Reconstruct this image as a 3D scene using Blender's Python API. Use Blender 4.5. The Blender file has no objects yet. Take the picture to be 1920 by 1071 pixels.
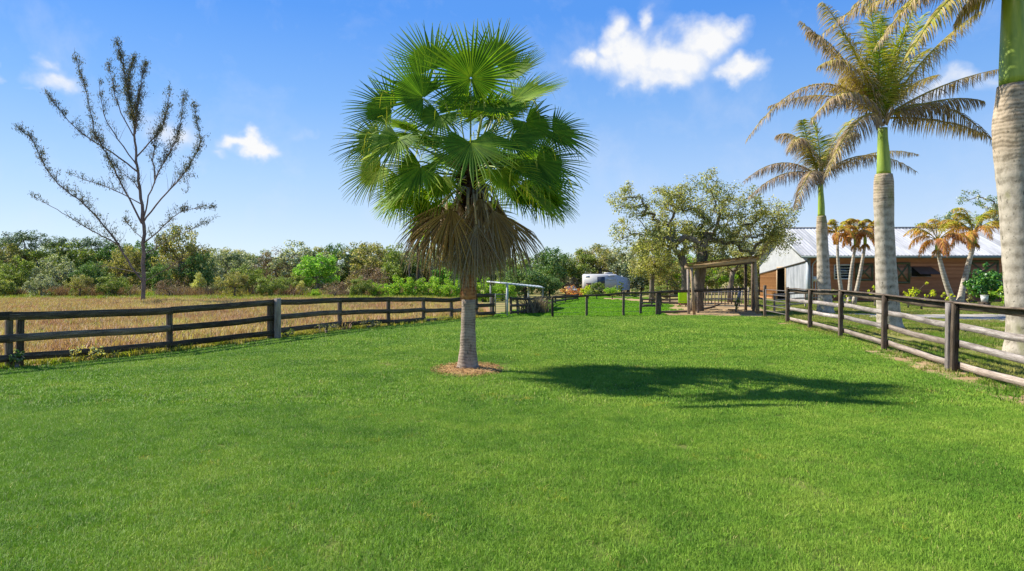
import bpy, math, random
import numpy as np
from mathutils import Vector, Matrix, noise
PI = math.pi
F, HZ, CZ = 1280.0, 518.0, 2.1        # focal length in photo pixels, horizon row, eye height
SC = bpy.context.scene
COL = SC.collection
rnd = random.Random(7)
NR = np.random.default_rng(11)

def W(px, py, Y):                     # photo pixel at depth Y -> world
    return Vector(((px-960)/F*Y, Y, CZ-(py-HZ)/F*Y))
def G(px, py):                        # photo pixel on the ground
    Y = F*CZ/(py-HZ)
    return Vector(((px-960)/F*Y, Y, 0))

# ------------------------------------------------------------------ mesh building
class MB:
    def __init__(s): s.v=[]; s.f=[]; s.a=[]; s.m=[]; s.n=0
    def add(s, verts, faces, a=0.0, m=0):
        verts = np.asarray(verts, dtype=np.float64).reshape(-1,3)
        faces = np.asarray(faces, dtype=np.int64)
        s.v.append(verts); s.f.append(faces+s.n); s.m.append(m)
        aa = np.zeros(len(verts)); aa[:] = a
        s.a.append(aa); s.n += len(verts)
    def mesh(s, name, mats, smooth=False):
        v = np.concatenate(s.v); a = np.concatenate(s.a)
        idx = np.concatenate([f.reshape(-1) for f in s.f])
        cnt = np.concatenate([np.full(len(f), f.shape[1]) for f in s.f])
        mi = np.concatenate([np.full(len(f), m) for f, m in zip(s.f, s.m)])
        st = np.concatenate([[0], np.cumsum(cnt)[:-1]])
        me = bpy.data.meshes.new(name)
        me.vertices.add(len(v)); me.vertices.foreach_set('co', v.astype(np.float32).reshape(-1))
        me.loops.add(len(idx)); me.loops.foreach_set('vertex_index', idx.astype(np.int32))
        me.polygons.add(len(cnt)); me.polygons.foreach_set('loop_start', st.astype(np.int32))
        me.update(calc_edges=True)
        me.validate()
        if smooth: me.polygons.foreach_set('use_smooth', np.ones(len(me.polygons), dtype=bool))
        at = me.attributes.new('a', 'FLOAT', 'POINT')
        at.data.foreach_set('value', a.astype(np.float32))
        if not isinstance(mats, (list, tuple)): mats = [mats]
        for m in mats: me.materials.append(m)
        if len(mats) > 1 and len(me.polygons) == len(mi):
            me.polygons.foreach_set('material_index', mi.astype(np.int32))
        return me
    def build(s, name, mats, parent=None, smooth=False, loc=None):
        o = bpy.data.objects.new(name, s.mesh(name, mats, smooth))
        COL.objects.link(o)
        if parent is not None: o.parent = parent
        if loc is not None: o.location = loc
        return o
    # shapes
    def box(s, lo, hi, a=0.0, m=0, rot=None, piv=None):
        x0,y0,z0 = lo; x1,y1,z1 = hi
        v = [(x0,y0,z0),(x1,y0,z0),(x1,y1,z0),(x0,y1,z0),(x0,y0,z1),(x1,y0,z1),(x1,y1,z1),(x0,y1,z1)]
        if rot is not None: v = [tuple(rot @ Vector(p)) for p in v]
        s.add(v, [(0,3,2,1),(4,5,6,7),(0,1,5,4),(1,2,6,5),(2,3,7,6),(3,0,4,7)], a, m)
    def beam(s, p, q, w, h, a=0.0, m=0, up=(0,0,1), bev=0.0):   # rectangular bar from p to q
        p=Vector(p); q=Vector(q); d=(q-p).normalized(); u=Vector(up)
        if abs(d.dot(u))>.98: u=Vector((1,0,0))
        sd=d.cross(u).normalized(); u=sd.cross(d)
        vs=[]
        for e in (p,q):
            for i,j in ((-1,-1),(1,-1),(1,1),(-1,1)):
                vs.append(e+sd*(i*w/2)+u*(j*h/2))
        s.add(vs, [(0,1,2,3),(7,6,5,4),(0,4,5,1),(1,5,6,2),(2,6,7,3),(3,7,4,0)], a, m)
    def tube(s, pts, rad, n=8, a=0.0, m=0, cap=True):
        pts=np.asarray([tuple(p) for p in pts]); k=len(pts)
        rad=np.broadcast_to(np.asarray(rad,dtype=float),(k,))
        t=np.gradient(pts,axis=0); t/= (np.linalg.norm(t,axis=1,keepdims=True)+1e-9)
        ref=np.array([1.,0,0]) if abs(t[0][2])>.7 else np.array([0,0,1.])
        u=np.cross(ref,t[0]); u/=np.linalg.norm(u)+1e-9
        ang=np.arange(n)*2*PI/n; V=[]
        for i in range(k):
            u=u-t[i]*np.dot(u,t[i]); u/=np.linalg.norm(u)+1e-9
            w=np.cross(t[i],u)
            V.append(pts[i]+rad[i]*(np.cos(ang)[:,None]*u+np.sin(ang)[:,None]*w))
        V=np.concatenate(V)
        i=np.arange(k-1)[:,None]*n; j=np.arange(n)[None,:]; j2=(j+1)%n
        Fc=np.stack([(i+j),(i+j2),(i+n+j2),(i+n+j)],-1).reshape(-1,4)
        if np.ndim(a) and len(np.atleast_1d(a))==k: a=np.repeat(np.asarray(a),n)
        s.add(V,Fc,a,m)
        if cap:
            for e,rv in ((0,True),(k-1,False)):
                ring=list(range(e*n,e*n+n)); 
                if rv: ring=ring[::-1]
                s.f.append(np.asarray([ring])+s.n-len(V)); s.m.append(m)
    def leaves(s, P, N, L, Wd, rng, a=0.0, up=0.0):              # rhombic leaves, centred on P
        P=np.asarray(P); n=len(P)
        N=N/(np.linalg.norm(N,axis=1,keepdims=True)+1e-9)
        r=rng.normal(size=(n,3)); r[:,2]+=up
        U=r-N*np.sum(r*N,1,keepdims=True); U/=np.linalg.norm(U,axis=1,keepdims=True)+1e-9
        V=np.cross(N,U)
        L=(L*rng.uniform(.6,1.3,n))[:,None]; Wd=(Wd*rng.uniform(.7,1.2,n))[:,None]
        vs=np.stack([P-U*L*.5, P+V*Wd*.5+U*L*.05, P+U*L*.5, P-V*Wd*.5+U*L*.05],1).reshape(-1,3)
        f=np.arange(n*4).reshape(-1,4)
        s.add(vs,f,np.repeat(np.broadcast_to(a,(n,)),4))

def empty(name, loc=(0,0,0), rz=0):
    o = bpy.data.objects.new(name, None); COL.objects.link(o)
    o.location = loc; o.rotation_euler = (0,0,rz); o.empty_display_size=.2
    return o
def tag(o, label=None, cat=None, group=None, kind=None):
    if label: o['label']=label
    if cat: o['category']=cat
    if group: o['group']=group
    if kind: o['kind']=kind
    return o

# ------------------------------------------------------------------ materials
def newmat(name):
    m=bpy.data.materials.new(name); m.use_nodes=True
    nt=m.node_tree; b=nt.nodes['Principled BSDF']
    return m,nt,b
def nd(nt,t,**k):
    n=nt.nodes.new(t)
    for a,v in k.items():
        if a in n.inputs: n.inputs[a].default_value=v
        else: setattr(n,a,v)
    return n
def c4(c): return (c[0],c[1],c[2],1)
def ramp(nt,fac,stops):
    r=nt.nodes.new('ShaderNodeValToRGB'); e=r.color_ramp.elements
    while len(e)<len(stops): e.new(.5)
    for x,(p,c) in zip(e,stops): x.position=p; x.color=c4(c)
    nt.links.new(fac,r.inputs[0]); return r.outputs[0]
def mixc(nt,f,a,b,mode='MIX'):
    m=nt.nodes.new('ShaderNodeMix'); m.data_type='RGBA'; m.blend_type=mode
    for s,v in ((m.inputs[0],f),(m.inputs[6],a),(m.inputs[7],b)):
        if isinstance(v,(int,float)): s.default_value=v
        elif isinstance(v,tuple): s.default_value=c4(v)
        else: nt.links.new(v,s)
    return m.outputs[2]
def nz(nt,scale,detail=4,vec=None,rough=.6,dist=0):
    n=nt.nodes.new('ShaderNodeTexNoise'); n.inputs['Scale'].default_value=scale
    n.inputs['Detail'].default_value=detail; n.inputs['Roughness'].default_value=rough
    n.inputs['Distortion'].default_value=dist
    if vec is not None: nt.links.new(vec,n.inputs['Vector'])
    return n.outputs[0]
def mp(nt,src,scale=(1,1,1),loc=(0,0,0),rot=(0,0,0)):
    m=nt.nodes.new('ShaderNodeMapping'); m.inputs['Scale'].default_value=scale
    m.inputs['Location'].default_value=loc; m.inputs['Rotation'].default_value=rot
    nt.links.new(src,m.inputs['Vector']); return m.outputs[0]
def geo_pos(nt): return nt.nodes.new('ShaderNodeNewGeometry').outputs['Position']
def obj_co(nt): return nt.nodes.new('ShaderNodeTexCoord').outputs['Object']
def island(nt): return nt.nodes.new('ShaderNodeNewGeometry').outputs['Random Per Island']
def attr(nt,n='a'):
    a=nt.nodes.new('ShaderNodeAttribute'); a.attribute_name=n; return a.outputs['Fac']
def math_(nt,op,a,b=0.0,c=None,clamp=False):
    m=nt.nodes.new('ShaderNodeMath'); m.operation=op; m.use_clamp=clamp
    for i,v in enumerate((a,b) if c is None else (a,b,c)):
        if isinstance(v,(int,float)): m.inputs[i].default_value=v
        else: nt.links.new(v,m.inputs[i])
    return m.outputs[0]
def bump(nt,b,h,strength=.3,dist=.02):
    n=nt.nodes.new('ShaderNodeBump'); n.inputs['Strength'].default_value=strength
    n.inputs['Distance'].default_value=dist; nt.links.new(h,n.inputs['Height'])
    nt.links.new(n.outputs[0],b.inputs['Normal'])
def leafy(nt,b,col,transl=.35,rough=.5,spec=.3,tcol=(1.15,1.25,.55)):
    nt.links.new(col,b.inputs['Base Color']); b.inputs['Roughness'].default_value=rough
    b.inputs['Specular IOR Level'].default_value=spec
    t=nt.nodes.new('ShaderNodeBsdfTranslucent')
    tc=mixc(nt,1.0,col,tcol,'MULTIPLY')
    nt.links.new(tc,t.inputs[0])
    mx=nt.nodes.new('ShaderNodeMixShader'); mx.inputs[0].default_value=transl
    nt.links.new(b.outputs[0],mx.inputs[1]); nt.links.new(t.outputs[0],mx.inputs[2])
    nt.links.new(mx.outputs[0],nt.nodes['Material Output'].inputs[0])
def leafmat(name, c1, c2, c3=None, transl=.35, big=.35, rough=.6, spec=.18):
    g_=dict(cas_leaf=.8,leaf_brown=.95,oak_leaf=1.35,oak_leaf_cool=1.35,leaf_lime=1.0,leaf_spring=1.1,leaf_orange=1.1,leaf_yellow=1.1,leaf_glossy=.75,dry_stalk=1.0).get(name,1.75)
    c1,c2,c3=[tuple(min(.66,x*g_) for x in c) if c else None for c in (c1,c2,c3)]
    m,nt,b=newmat(name)
    p=geo_pos(nt)
    n=ramp(nt,nz(nt,big,2,p),[(.35,(0,0,0)),(.65,(1,1,1))])
    col=mixc(nt,n,c1,c2)
    if c3: col=mixc(nt,math_(nt,'GREATER_THAN',island(nt),.8),col,c3)
    k=math_(nt,'MULTIPLY_ADD',island(nt),.8,.6)
    h=nd(nt,'ShaderNodeHueSaturation'); nt.links.new(k,h.inputs['Value']); nt.links.new(col,h.inputs['Color'])
    leafy(nt,b,h.outputs[0],transl,rough,spec)
    return m
def barkmat(name,c1,c2,scale=6,stretch=(1,1,.25),bs=.5):
    m,nt,b=newmat(name)
    v=mp(nt,obj_co(nt),stretch)
    n=nz(nt,scale,6,v,.7)
    nt.links.new(ramp(nt,n,[(.3,c1),(.7,c2)]),b.inputs['Base Color'])
    b.inputs['Roughness'].default_value=.9; b.inputs['Specular IOR Level'].default_value=.1
    bump(nt,b,n,bs,.03); return m
def woodmat(name,dark,mid,light,wear=.5,spec=.15):
    m,nt,b=newmat(name)
    oi=nt.nodes.new('ShaderNodeObjectInfo')
    co=obj_co(nt)
    off=nt.nodes.new('ShaderNodeVectorMath'); off.operation='MULTIPLY_ADD'
    nt.links.new(oi.outputs['Random'],off.inputs[0]); off.inputs[1].default_value=(37,11,5)
    nt.links.new(co,off.inputs[2])
    v=mp(nt,off.outputs[0],(1.3,30,30))
    g=nz(nt,1.2,8,v,.85,.6)
    v2=mp(nt,off.outputs[0],(.8,3,3)); pch=nz(nt,1.4,4,v2,.6)
    base=ramp(nt,g,[(.36,dark),(.5,mid),(.66,light)])
    w=ramp(nt,pch,[(wear-.12,(0,0,0)),(wear+.12,(1,1,1))])
    col=mixc(nt,w,base,mixc(nt,.72,base,dark))
    hs=nd(nt,'ShaderNodeHueSaturation'); nt.links.new(math_(nt,'MULTIPLY_ADD',oi.outputs['Random'],.5,.75),hs.inputs['Value'])
    nt.links.new(col,hs.inputs['Color'])
    nt.links.new(hs.outputs[0],b.inputs['Base Color'])
    b.inputs['Roughness'].default_value=.85; b.inputs['Specular IOR Level'].default_value=spec
    bump(nt,b,g,.9,.015); return m
def plain(name,c,rough=.6,var=.15,scale=3,metal=0,spec=.4):
    m,nt,b=newmat(name)
    n=nz(nt,scale,5,obj_co(nt),.65)
    lo=tuple(x*(1-var) for x in c); hi=tuple(min(1,x*(1+var)) for x in c)
    nt.links.new(ramp(nt,n,[(.3,lo),(.7,hi)]),b.inputs['Base Color'])
    b.inputs['Roughness'].default_value=rough; b.inputs['Metallic'].default_value=metal
    b.inputs['Specular IOR Level'].default_value=spec
    return m

M={}
# grass colours
def grassmat(name,cols,dry,bigscale=.5,transl=.3,dryamt=.60,tip=None):
    m,nt,b=newmat(name)
    p=geo_pos(nt)
    n1=nz(nt,bigscale,3,p,.55); n2=nz(nt,2.6,3,p,.6)
    nn=math_(nt,'ADD',math_(nt,'MULTIPLY',n1,.6),math_(nt,'MULTIPLY',n2,.4))
    col=ramp(nt,nn,[(.38,cols[0]),(.5,cols[1]),(.62,cols[2])])
    n3=nz(nt,.9,3,mp(nt,p,(1,1,1),(31,7,0)),.6)
    d=ramp(nt,n3,[(dryamt,(0,0,0)),(dryamt+.12,(1,1,1))])
    isl=island(nt)
    dm=math_(nt,'MULTIPLY',d,math_(nt,'GREATER_THAN',isl,.45))
    col=mixc(nt,dm,col,dry)
    col=mixc(nt,math_(nt,'GREATER_THAN',isl,.985),col,dry)
    h=nd(nt,'ShaderNodeHueSaturation'); nt.links.new(math_(nt,'MULTIPLY_ADD',isl,.6,.7),h.inputs['Value']); nt.links.new(col,h.inputs['Color'])
    leafy(nt,b,h.outputs[0],transl,.6,.15,(1.1,1.25,.5))
    g_=nt.nodes.new('ShaderNodeNewGeometry'); mx=nt.nodes.new('ShaderNodeMix'); mx.data_type='VECTOR'
    mx.inputs[0].default_value=.62; nt.links.new(g_.outputs['Normal'],mx.inputs[4]); mx.inputs[5].default_value=(0,0,1)
    nv=nt.nodes.new('ShaderNodeVectorMath'); nv.operation='NORMALIZE'; nt.links.new(mx.outputs[1],nv.inputs[0]); nt.links.new(nv.outputs[0],b.inputs['Normal'])
    return m
M['lawn_blade']=grassmat('lawn_blade',[(.130,.268,.024),(.202,.355,.034),(.285,.42,.05)],(.46,.42,.14),dryamt=.68,transl=.22)
M['far_blade']=grassmat('far_blade',[(.12,.30,.006),(.16,.36,.008),(.21,.40,.014)],(.22,.27,.05),dryamt=.7)
M['yard_blade']=grassmat('yard_blade',[(.10,.22,.016),(.20,.26,.03),(.36,.34,.09)],(.33,.27,.12),.3,dryamt=.5)
M['verge_blade']=grassmat('verge_blade',[(.22,.32,.02),(.42,.40,.04),(.58,.46,.07)],(.5,.34,.12),.8,dryamt=.48)
M['pasture_blade']=grassmat('pasture_blade',[(.40,.19,.13),(.52,.30,.16),(.62,.47,.18)],(.42,.40,.10),.30,dryamt=.52)
def soil(name,stops,scale=.6,b2=.4):
    m,nt,b=newmat(name); p=geo_pos(nt)
    n=nz(nt,scale,6,p,.65); f=nz(nt,14,5,p,.7)
    x=math_(nt,'ADD',math_(nt,'MULTIPLY',n,.65),math_(nt,'MULTIPLY',f,.35))
    nt.links.new(ramp(nt,x,stops),b.inputs['Base Color']); b.inputs['Roughness'].default_value=.95
    b.inputs['Specular IOR Level'].default_value=.05
    bump(nt,b,f,b2,.03); return m
M['ground']=soil('ground',[(.35,(.16,.17,.04)),(.5,(.25,.22,.08)),(.65,(.30,.20,.10))],.15)
M['lawn']=soil('lawn',[(.38,(.07,.105,.02)),(.5,(.10,.14,.025)),(.64,(.16,.155,.05))],.5)
M['far_lawn']=soil('far_lawn',[(.38,(.075,.20,.006)),(.5,(.095,.24,.008)),(.64,(.14,.26,.015))],.2)
M['pasture']=soil('pasture',[(.38,(.24,.12,.07)),(.5,(.32,.19,.09)),(.64,(.36,.29,.10))],.12)
M['yard']=soil('yard',[(.40,(.09,.15,.02)),(.5,(.20,.19,.05)),(.6,(.38,.30,.15))],.35)
M['dirt']=soil('dirt',[(.35,(.24,.15,.08)),(.5,(.36,.25,.13)),(.65,(.46,.36,.20))],.6)
M['sand']=soil('sand',[(.35,(.22,.18,.12)),(.5,(.36,.32,.26)),(.65,(.46,.44,.40))],.7)
M['straw']=soil('straw',[(.35,(.24,.12,.05)),(.5,(.38,.23,.10)),(.65,(.5,.34,.16))],1.5,.8)
# wood
M['wood_black']=woodmat('wood_black',(.028,.021,.015),(.078,.058,.040),(.24,.19,.14),.57)
M['wood_dark']=woodmat('wood_dark',(.045,.033,.024),(.15,.112,.08),(.33,.26,.20),.55)
M['wood_pale']=woodmat('wood_pale',(.09,.072,.058),(.30,.262,.235),(.52,.48,.44),.60)
M['wood_mid']=woodmat('wood_mid',(.12,.09,.07),(.30,.245,.20),(.48,.42,.36),.62)
M['wood_tan']=woodmat('wood_tan',(.20,.13,.07),(.42,.30,.18),(.56,.44,.29),.66)
# bark
M['bark_grey']=barkmat('bark_grey',(.075,.06,.045),(.26,.215,.165))
M['bark_dark']=barkmat('bark_dark',(.03,.024,.02),(.11,.09,.07))
M['bark_cas']=barkmat('bark_cas',(.09,.075,.06),(.25,.215,.18))
# leaves
M['cas_leaf']=leafmat('cas_leaf',(.085,.115,.05),(.15,.15,.06),(.20,.16,.09),.3)
M['oak_leaf']=leafmat('oak_leaf',(.20,.205,.05),(.31,.28,.07),(.42,.39,.18),.4,.5) if True else leafmat('oak_leaf',(0.203,0.243,0.0473),(0.365,0.324,0.0675),(0.486,0.459,0.216),.35,.5)
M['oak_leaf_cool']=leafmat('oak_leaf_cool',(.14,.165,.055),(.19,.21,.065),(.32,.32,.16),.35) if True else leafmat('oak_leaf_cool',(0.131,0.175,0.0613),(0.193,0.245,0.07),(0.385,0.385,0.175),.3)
M['leaf_dark']=leafmat('leaf_dark',(0.0438,0.0963,0.0245),(0.0875,0.149,0.035),(0.158,0.193,0.07),.25)
M['leaf_grey']=leafmat('leaf_grey',(0.123,0.158,0.0788),(0.21,0.228,0.123),(0.35,0.333,0.21),.25)
M['leaf_olive']=leafmat('leaf_olive',(.125,.14,.04),(.20,.185,.055),(.25,.20,.10),.35)
M['leaf_mid']=leafmat('leaf_mid',(.085,.125,.022),(.125,.165,.032),(.19,.20,.07),.35)
M['leaf_lime']=leafmat('leaf_lime',(0.189,0.378,0.027),(0.297,0.486,0.0405),(0.459,0.54,0.081),.4)
M['leaf_brown']=leafmat('leaf_brown',(0.245,0.14,0.0875),(0.35,0.228,0.131),(0.42,0.298,0.21),.2)
M['leaf_pine']=leafmat('leaf_pine',(0.0438,0.0788,0.0385),(0.0788,0.114,0.0525),(0.123,0.158,0.0875),.2)
M['leaf_gold']=leafmat('leaf_gold',(0.405,0.297,0.0675),(0.567,0.432,0.108),(0.608,0.513,0.203),.35)
M['leaf_orange']=leafmat('leaf_orange',(0.608,0.189,0.054),(0.62,0.297,0.108),(0.62,0.472,0.162),.35)
M['leaf_yellow']=leafmat('leaf_yellow',(0.513,0.54,0.027),(0.62,0.62,0.054),(0.338,0.472,0.027),.4)
M['leaf_glossy']=leafmat('leaf_glossy',(0.0525,0.193,0.035),(0.105,0.298,0.0525),(0.245,0.455,0.07),.3,1.2,.35,.5)

def frondmat(name,stops,transl=.3,rough=.45):
    m,nt,b=newmat(name)
    x=math_(nt,'ADD',attr(nt),math_(nt,'MULTIPLY_ADD',nz(nt,9,3,obj_co(nt)),.3,-.15))
    col=ramp(nt,x,stops)
    h=nd(nt,'ShaderNodeHueSaturation'); nt.links.new(math_(nt,'MULTIPLY_ADD',island(nt),.5,.75),h.inputs['Value']); nt.links.new(col,h.inputs['Color'])
    leafy(nt,b,h.outputs[0],transl,rough,.12,(1.2,1.2,.5)); return m
M['fan']=frondmat('fan_leaf',[(0,(.085,.19,.014)),(.20,(.215,.34,.022)),(.42,(.42,.46,.04)),(.72,(.50,.44,.09)),(.9,(.46,.34,.17))],.45,.62)
M['fan_dead']=frondmat('fan_dead',[(0,(.38,.23,.07)),(.3,(.24,.145,.065)),(.6,(.31,.22,.135)),(1,(.54,.45,.35))],.2,.7)
M['royal']=frondmat('royal_frond',[(0,(.12,.26,.02)),(.25,(.26,.32,.03)),(.45,(.50,.42,.09)),(.7,(.44,.32,.19)),(1,(.20,.15,.12))],.35)
M['adon']=frondmat('small_frond',[(0,(.20,.34,.02)),(.25,(.42,.40,.04)),(.5,(.62,.34,.07)),(.75,(.48,.20,.07)),(1,(.30,.13,.07))],.32)

def palm_trunk(name,lo,hi,ring=9,moss=.6):
    m,nt,b=newmat(name); co=obj_co(nt)
    sx=nt.nodes.new('ShaderNodeSeparateXYZ'); nt.links.new(co,sx.inputs[0])
    wv=math_(nt,'ADD',sx.outputs[2],math_(nt,'MULTIPLY',nz(nt,1.5,3,co),.25))
    rg=math_(nt,'SINE',math_(nt,'MULTIPLY',wv,ring*2*PI))
    n=nz(nt,5,6,mp(nt,co,(1,1,.8)),.7)
    rg2=math_(nt,'SINE',math_(nt,'MULTIPLY',wv,ring*6*PI)); av=attr(nt)
    amp=math_(nt,'MULTIPLY',rg2,math_(nt,'MULTIPLY',av,.10))
    x=math_(nt,'ADD',math_(nt,'ADD',math_(nt,'MULTIPLY',rg,.07),n),amp)
    col=ramp(nt,x,[(.3,lo),(.55,hi),(.8,tuple(min(1,c*1.25) for c in hi))])
    col=mixc(nt,math_(nt,'MULTIPLY',av,.6),col,mixc(nt,1.0,col,(.95,.80,.66),'MULTIPLY'))
    sp=ramp(nt,nz(nt,9,4,mp(nt,co,(1,1,.7),(5,3,1)),.65),[(.60,(0,0,0)),(.66,(1,1,1))])
    col=mixc(nt,math_(nt,'MULTIPLY',sp,.75),col,(.09,.085,.06))
    g=ramp(nt,nz(nt,1.3,3,mp(nt,co,(1,1,.6),(9,1,4))),[(moss,(0,0,0)),(moss+.1,(1,1,1))])
    col=mixc(nt,math_(nt,'MULTIPLY',g,.55),col,(.20,.21,.06))
    nt.links.new(col,b.inputs['Base Color']); b.inputs['Roughness'].default_value=.85; b.inputs['Specular IOR Level'].default_value=.15
    bump(nt,b,x,.5,.03); return m
M['royal_trunk']=palm_trunk('royal_trunk',(.22,.19,.14),(.43,.38,.30),3.2,.56)
M['royal_ring']=palm_trunk('royal_trunk_ringed',(.24,.19,.14),(.45,.39,.32),9,.60)
M['wash_trunk']=palm_trunk('fan_palm_trunk',(.15,.105,.075),(.34,.265,.20),16,.9)
M['wash_red']=palm_trunk('fan_palm_fibre',(.20,.075,.03),(.46,.22,.10),13,.95)
M['adon_trunk']=palm_trunk('small_palm_trunk',(.25,.20,.15),(.46,.41,.33),5,.6)
M['boots']=barkmat('boots',(.03,.014,.009),(.15,.075,.045),9,(1,1,1),1)
M['petiole']=plain('petiole',(.24,.30,.06),.5,.3)
M['petiole_dead']=plain('petiole_dead',(.40,.29,.19),.7,.3)

m,nt,b=newmat('crownshaft'); co=obj_co(nt); n=nz(nt,2.5,3,mp(nt,co,(3,3,.5)))
nt.links.new(ramp(nt,n,[(.3,(.17,.27,.03)),(.6,(.30,.40,.045)),(.8,(.44,.48,.10))]),b.inputs['Base Color'])
b.inputs['Roughness'].default_value=.42; M['shaft']=m

# ------------------------------------------------------------------ world, sun, camera
w=bpy.data.worlds.new("World"); SC.world=w; w.use_nodes=True
nt=w.node_tree; bg=nt.nodes['Background']
SUN_EL=math.radians(43); SUN_AZ=math.radians(-66)
sk=nt.nodes.new('ShaderNodeTexSky'); sk.sky_type='NISHITA'; sk.sun_disc=False
sk.sun_elevation=SUN_EL; sk.sun_rotation=SUN_AZ; sk.air_density=1.0; sk.dust_density=.0; sk.ozone_density=2.2; sk.altitude=0
hs=nd(nt,'ShaderNodeHueSaturation'); hs.inputs['Saturation'].default_value=1.2; hs.inputs['Value'].default_value=1.0
nt.links.new(sk.outputs[0],hs.inputs['Color'])
tc=nt.nodes.new('ShaderNodeTexCoord'); dv=tc.outputs['Generated']
blobs=[(1190,112,62,50,1),(1260,105,80,38,1),(1330,68,62,32,1),(1375,48,34,20,.9),(1240,140,75,26,.9),(1145,62,28,34,.95),(1160,92,40,30,1),(1100,116,28,24,.95),
 (1213,38,17,32,.8),(1150,128,60,26,.8),(1390,123,44,22,1),(1425,118,20,10,.6),(1355,138,24,13,.7),(1185,168,34,16,.6),
 (455,270,28,16,1),(480,283,28,16,1),(420,288,14,9,.5),(345,258,34,24,.8),(300,232,30,14,.4),(92,158,32,24,.75),(85,118,16,18,.55),(8,150,16,20,.95),(2,2,12,8,.7),
 (1770,168,62,24,.85),(1820,160,50,20,.7),(575,262,26,14,.35),(1060,120,14,10,.3),(375,313,18,10,.35),(50,175,14,8,.4)]
wn=nz(nt,9,9,dv,.62,.35)
wl=nz(nt,26,6,dv,.6)
def warp(src,scale,amp):
    n_=nt.nodes.new('ShaderNodeTexNoise'); n_.inputs['Scale'].default_value=scale; n_.inputs['Detail'].default_value=5; nt.links.new(dv,n_.inputs['Vector'])
    a_=nt.nodes.new('ShaderNodeVectorMath'); a_.operation='SUBTRACT'; nt.links.new(n_.outputs['Color'],a_.inputs[0]); a_.inputs[1].default_value=(.5,.5,.5)
    b_=nt.nodes.new('ShaderNodeVectorMath'); b_.operation='MULTIPLY_ADD'; nt.links.new(a_.outputs[0],b_.inputs[0]); b_.inputs[1].default_value=(amp,amp,amp); nt.links.new(src,b_.inputs[2])
    return b_.outputs[0]
dw=warp(warp(dv,11,.075),40,.03)
dn=math_(nt,'ADD',math_(nt,'MULTIPLY_ADD',wn,1.9,-.95),math_(nt,'MULTIPLY_ADD',wl,.5,-.25))
acc=None
for (px,py,rx,ry,st) in blobs:
    d=Vector(((px-960)/F,1,-(py-HZ)/F)); L=d.length; d.normalize()
    sb=nt.nodes.new('ShaderNodeVectorMath'); sb.operation='SUBTRACT'; nt.links.new(dw,sb.inputs[0]); sb.inputs[1].default_value=d
    ml=nt.nodes.new('ShaderNodeVectorMath'); ml.operation='MULTIPLY'; nt.links.new(sb.outputs[0],ml.inputs[0])
    ml.inputs[1].default_value=(F*L/rx*.8,F*L/rx*.25,F*L/ry*.8)
    ln=nt.nodes.new('ShaderNodeVectorMath'); ln.operation='LENGTH'; nt.links.new(ml.outputs[0],ln.inputs[0])
    v=math_(nt,'MULTIPLY',math_(nt,'SUBTRACT',1.25,ln.outputs['Value'],clamp=True),st)
    acc=v if acc is None else math_(nt,'SMOOTH_MAX',acc,v,.25)
den=math_(nt,'ADD',acc,math_(nt,'MULTIPLY',dn,math_(nt,'MULTIPLY_ADD',acc,.5,.35)))
den=math_(nt,'MULTIPLY',den,math_(nt,'GREATER_THAN',acc,.005))
cov=ramp(nt,den,[(.17,(0,0,0)),(.5,(.30,.30,.30)),(.85,(.82,.82,.82)),(1.15,(.97,.97,.97))])
shade=ramp(nt,den,[(.25,(.80,.86,1.0)),(.6,(.94,.96,1)),(1.0,(1,1,1))])
sxyz=nt.nodes.new('ShaderNodeSeparateXYZ'); nt.links.new(dv,sxyz.inputs[0])
CLOUD=3.75
cs=nt.nodes.new('ShaderNodeVectorMath'); cs.operation='SCALE'; nt.links.new(shade,cs.inputs[0]); cs.inputs['Scale'].default_value=CLOUD
skm=ramp(nt,sxyz.outputs[2],[(0,(.50,.545,.66)),(.08,(.49,.545,.67)),(.22,(.47,.55,.68)),(.42,(.44,.56,.72))])
skn=mixc(nt,1.0,hs.outputs[0],skm,'MULTIPLY')
clear=ramp(nt,sxyz.outputs[2],[(0,(.66,.79,.92)),(.03,(.64,.775,.915)),(.07,(.575,.71,.915)),(.14,(.44,.63,.925)),(.24,(.24,.475,.90)),(.356,(.105,.33,.88)),(.7,(.085,.27,.78)),(1,(.10,.28,.75))])
cl4=nt.nodes.new('ShaderNodeVectorMath'); cl4.operation='SCALE'; nt.links.new(clear,cl4.inputs[0]); cl4.inputs['Scale'].default_value=4.0
skc=mixc(nt,.78,skn,cl4.outputs[0])
fin=mixc(nt,cov,skc,cs.outputs[0])
nt.links.new(fin,bg.inputs[0]); bg.inputs[1].default_value=.14
sl=bpy.data.lights.new('sun','SUN'); sl.energy=4.9; sl.angle=math.radians(.55); sl.color=(1,.94,.83)
so=bpy.data.objects.new('sun',sl); COL.objects.link(so)
sd=Vector((math.sin(SUN_AZ)*math.cos(SUN_EL),math.cos(SUN_AZ)*math.cos(SUN_EL),math.sin(SUN_EL)))
so.rotation_euler=sd.to_track_quat('Z','Y').to_euler()
cam=bpy.data.cameras.new('camera'); co_=bpy.data.objects.new('camera',cam); COL.objects.link(co_)
cam.lens=F/1920*36; cam.sensor_width=36; cam.clip_end=6000; cam.clip_start=.05
cam.shift_y=-(535.5-HZ)/1920
co_.location=(0,0,CZ); co_.rotation_euler=(PI/2,0,0); SC.camera=co_
vs=SC.view_settings; vs.view_transform='Standard'; vs.look='None'; vs.exposure=.90; vs.gamma=1
SC.cycles.max_bounces=6; SC.cycles.diffuse_bounces=3; SC.cycles.transmission_bounces=4; SC.cycles.transparent_max_bounces=4
SC.cycles.use_denoising=True

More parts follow.
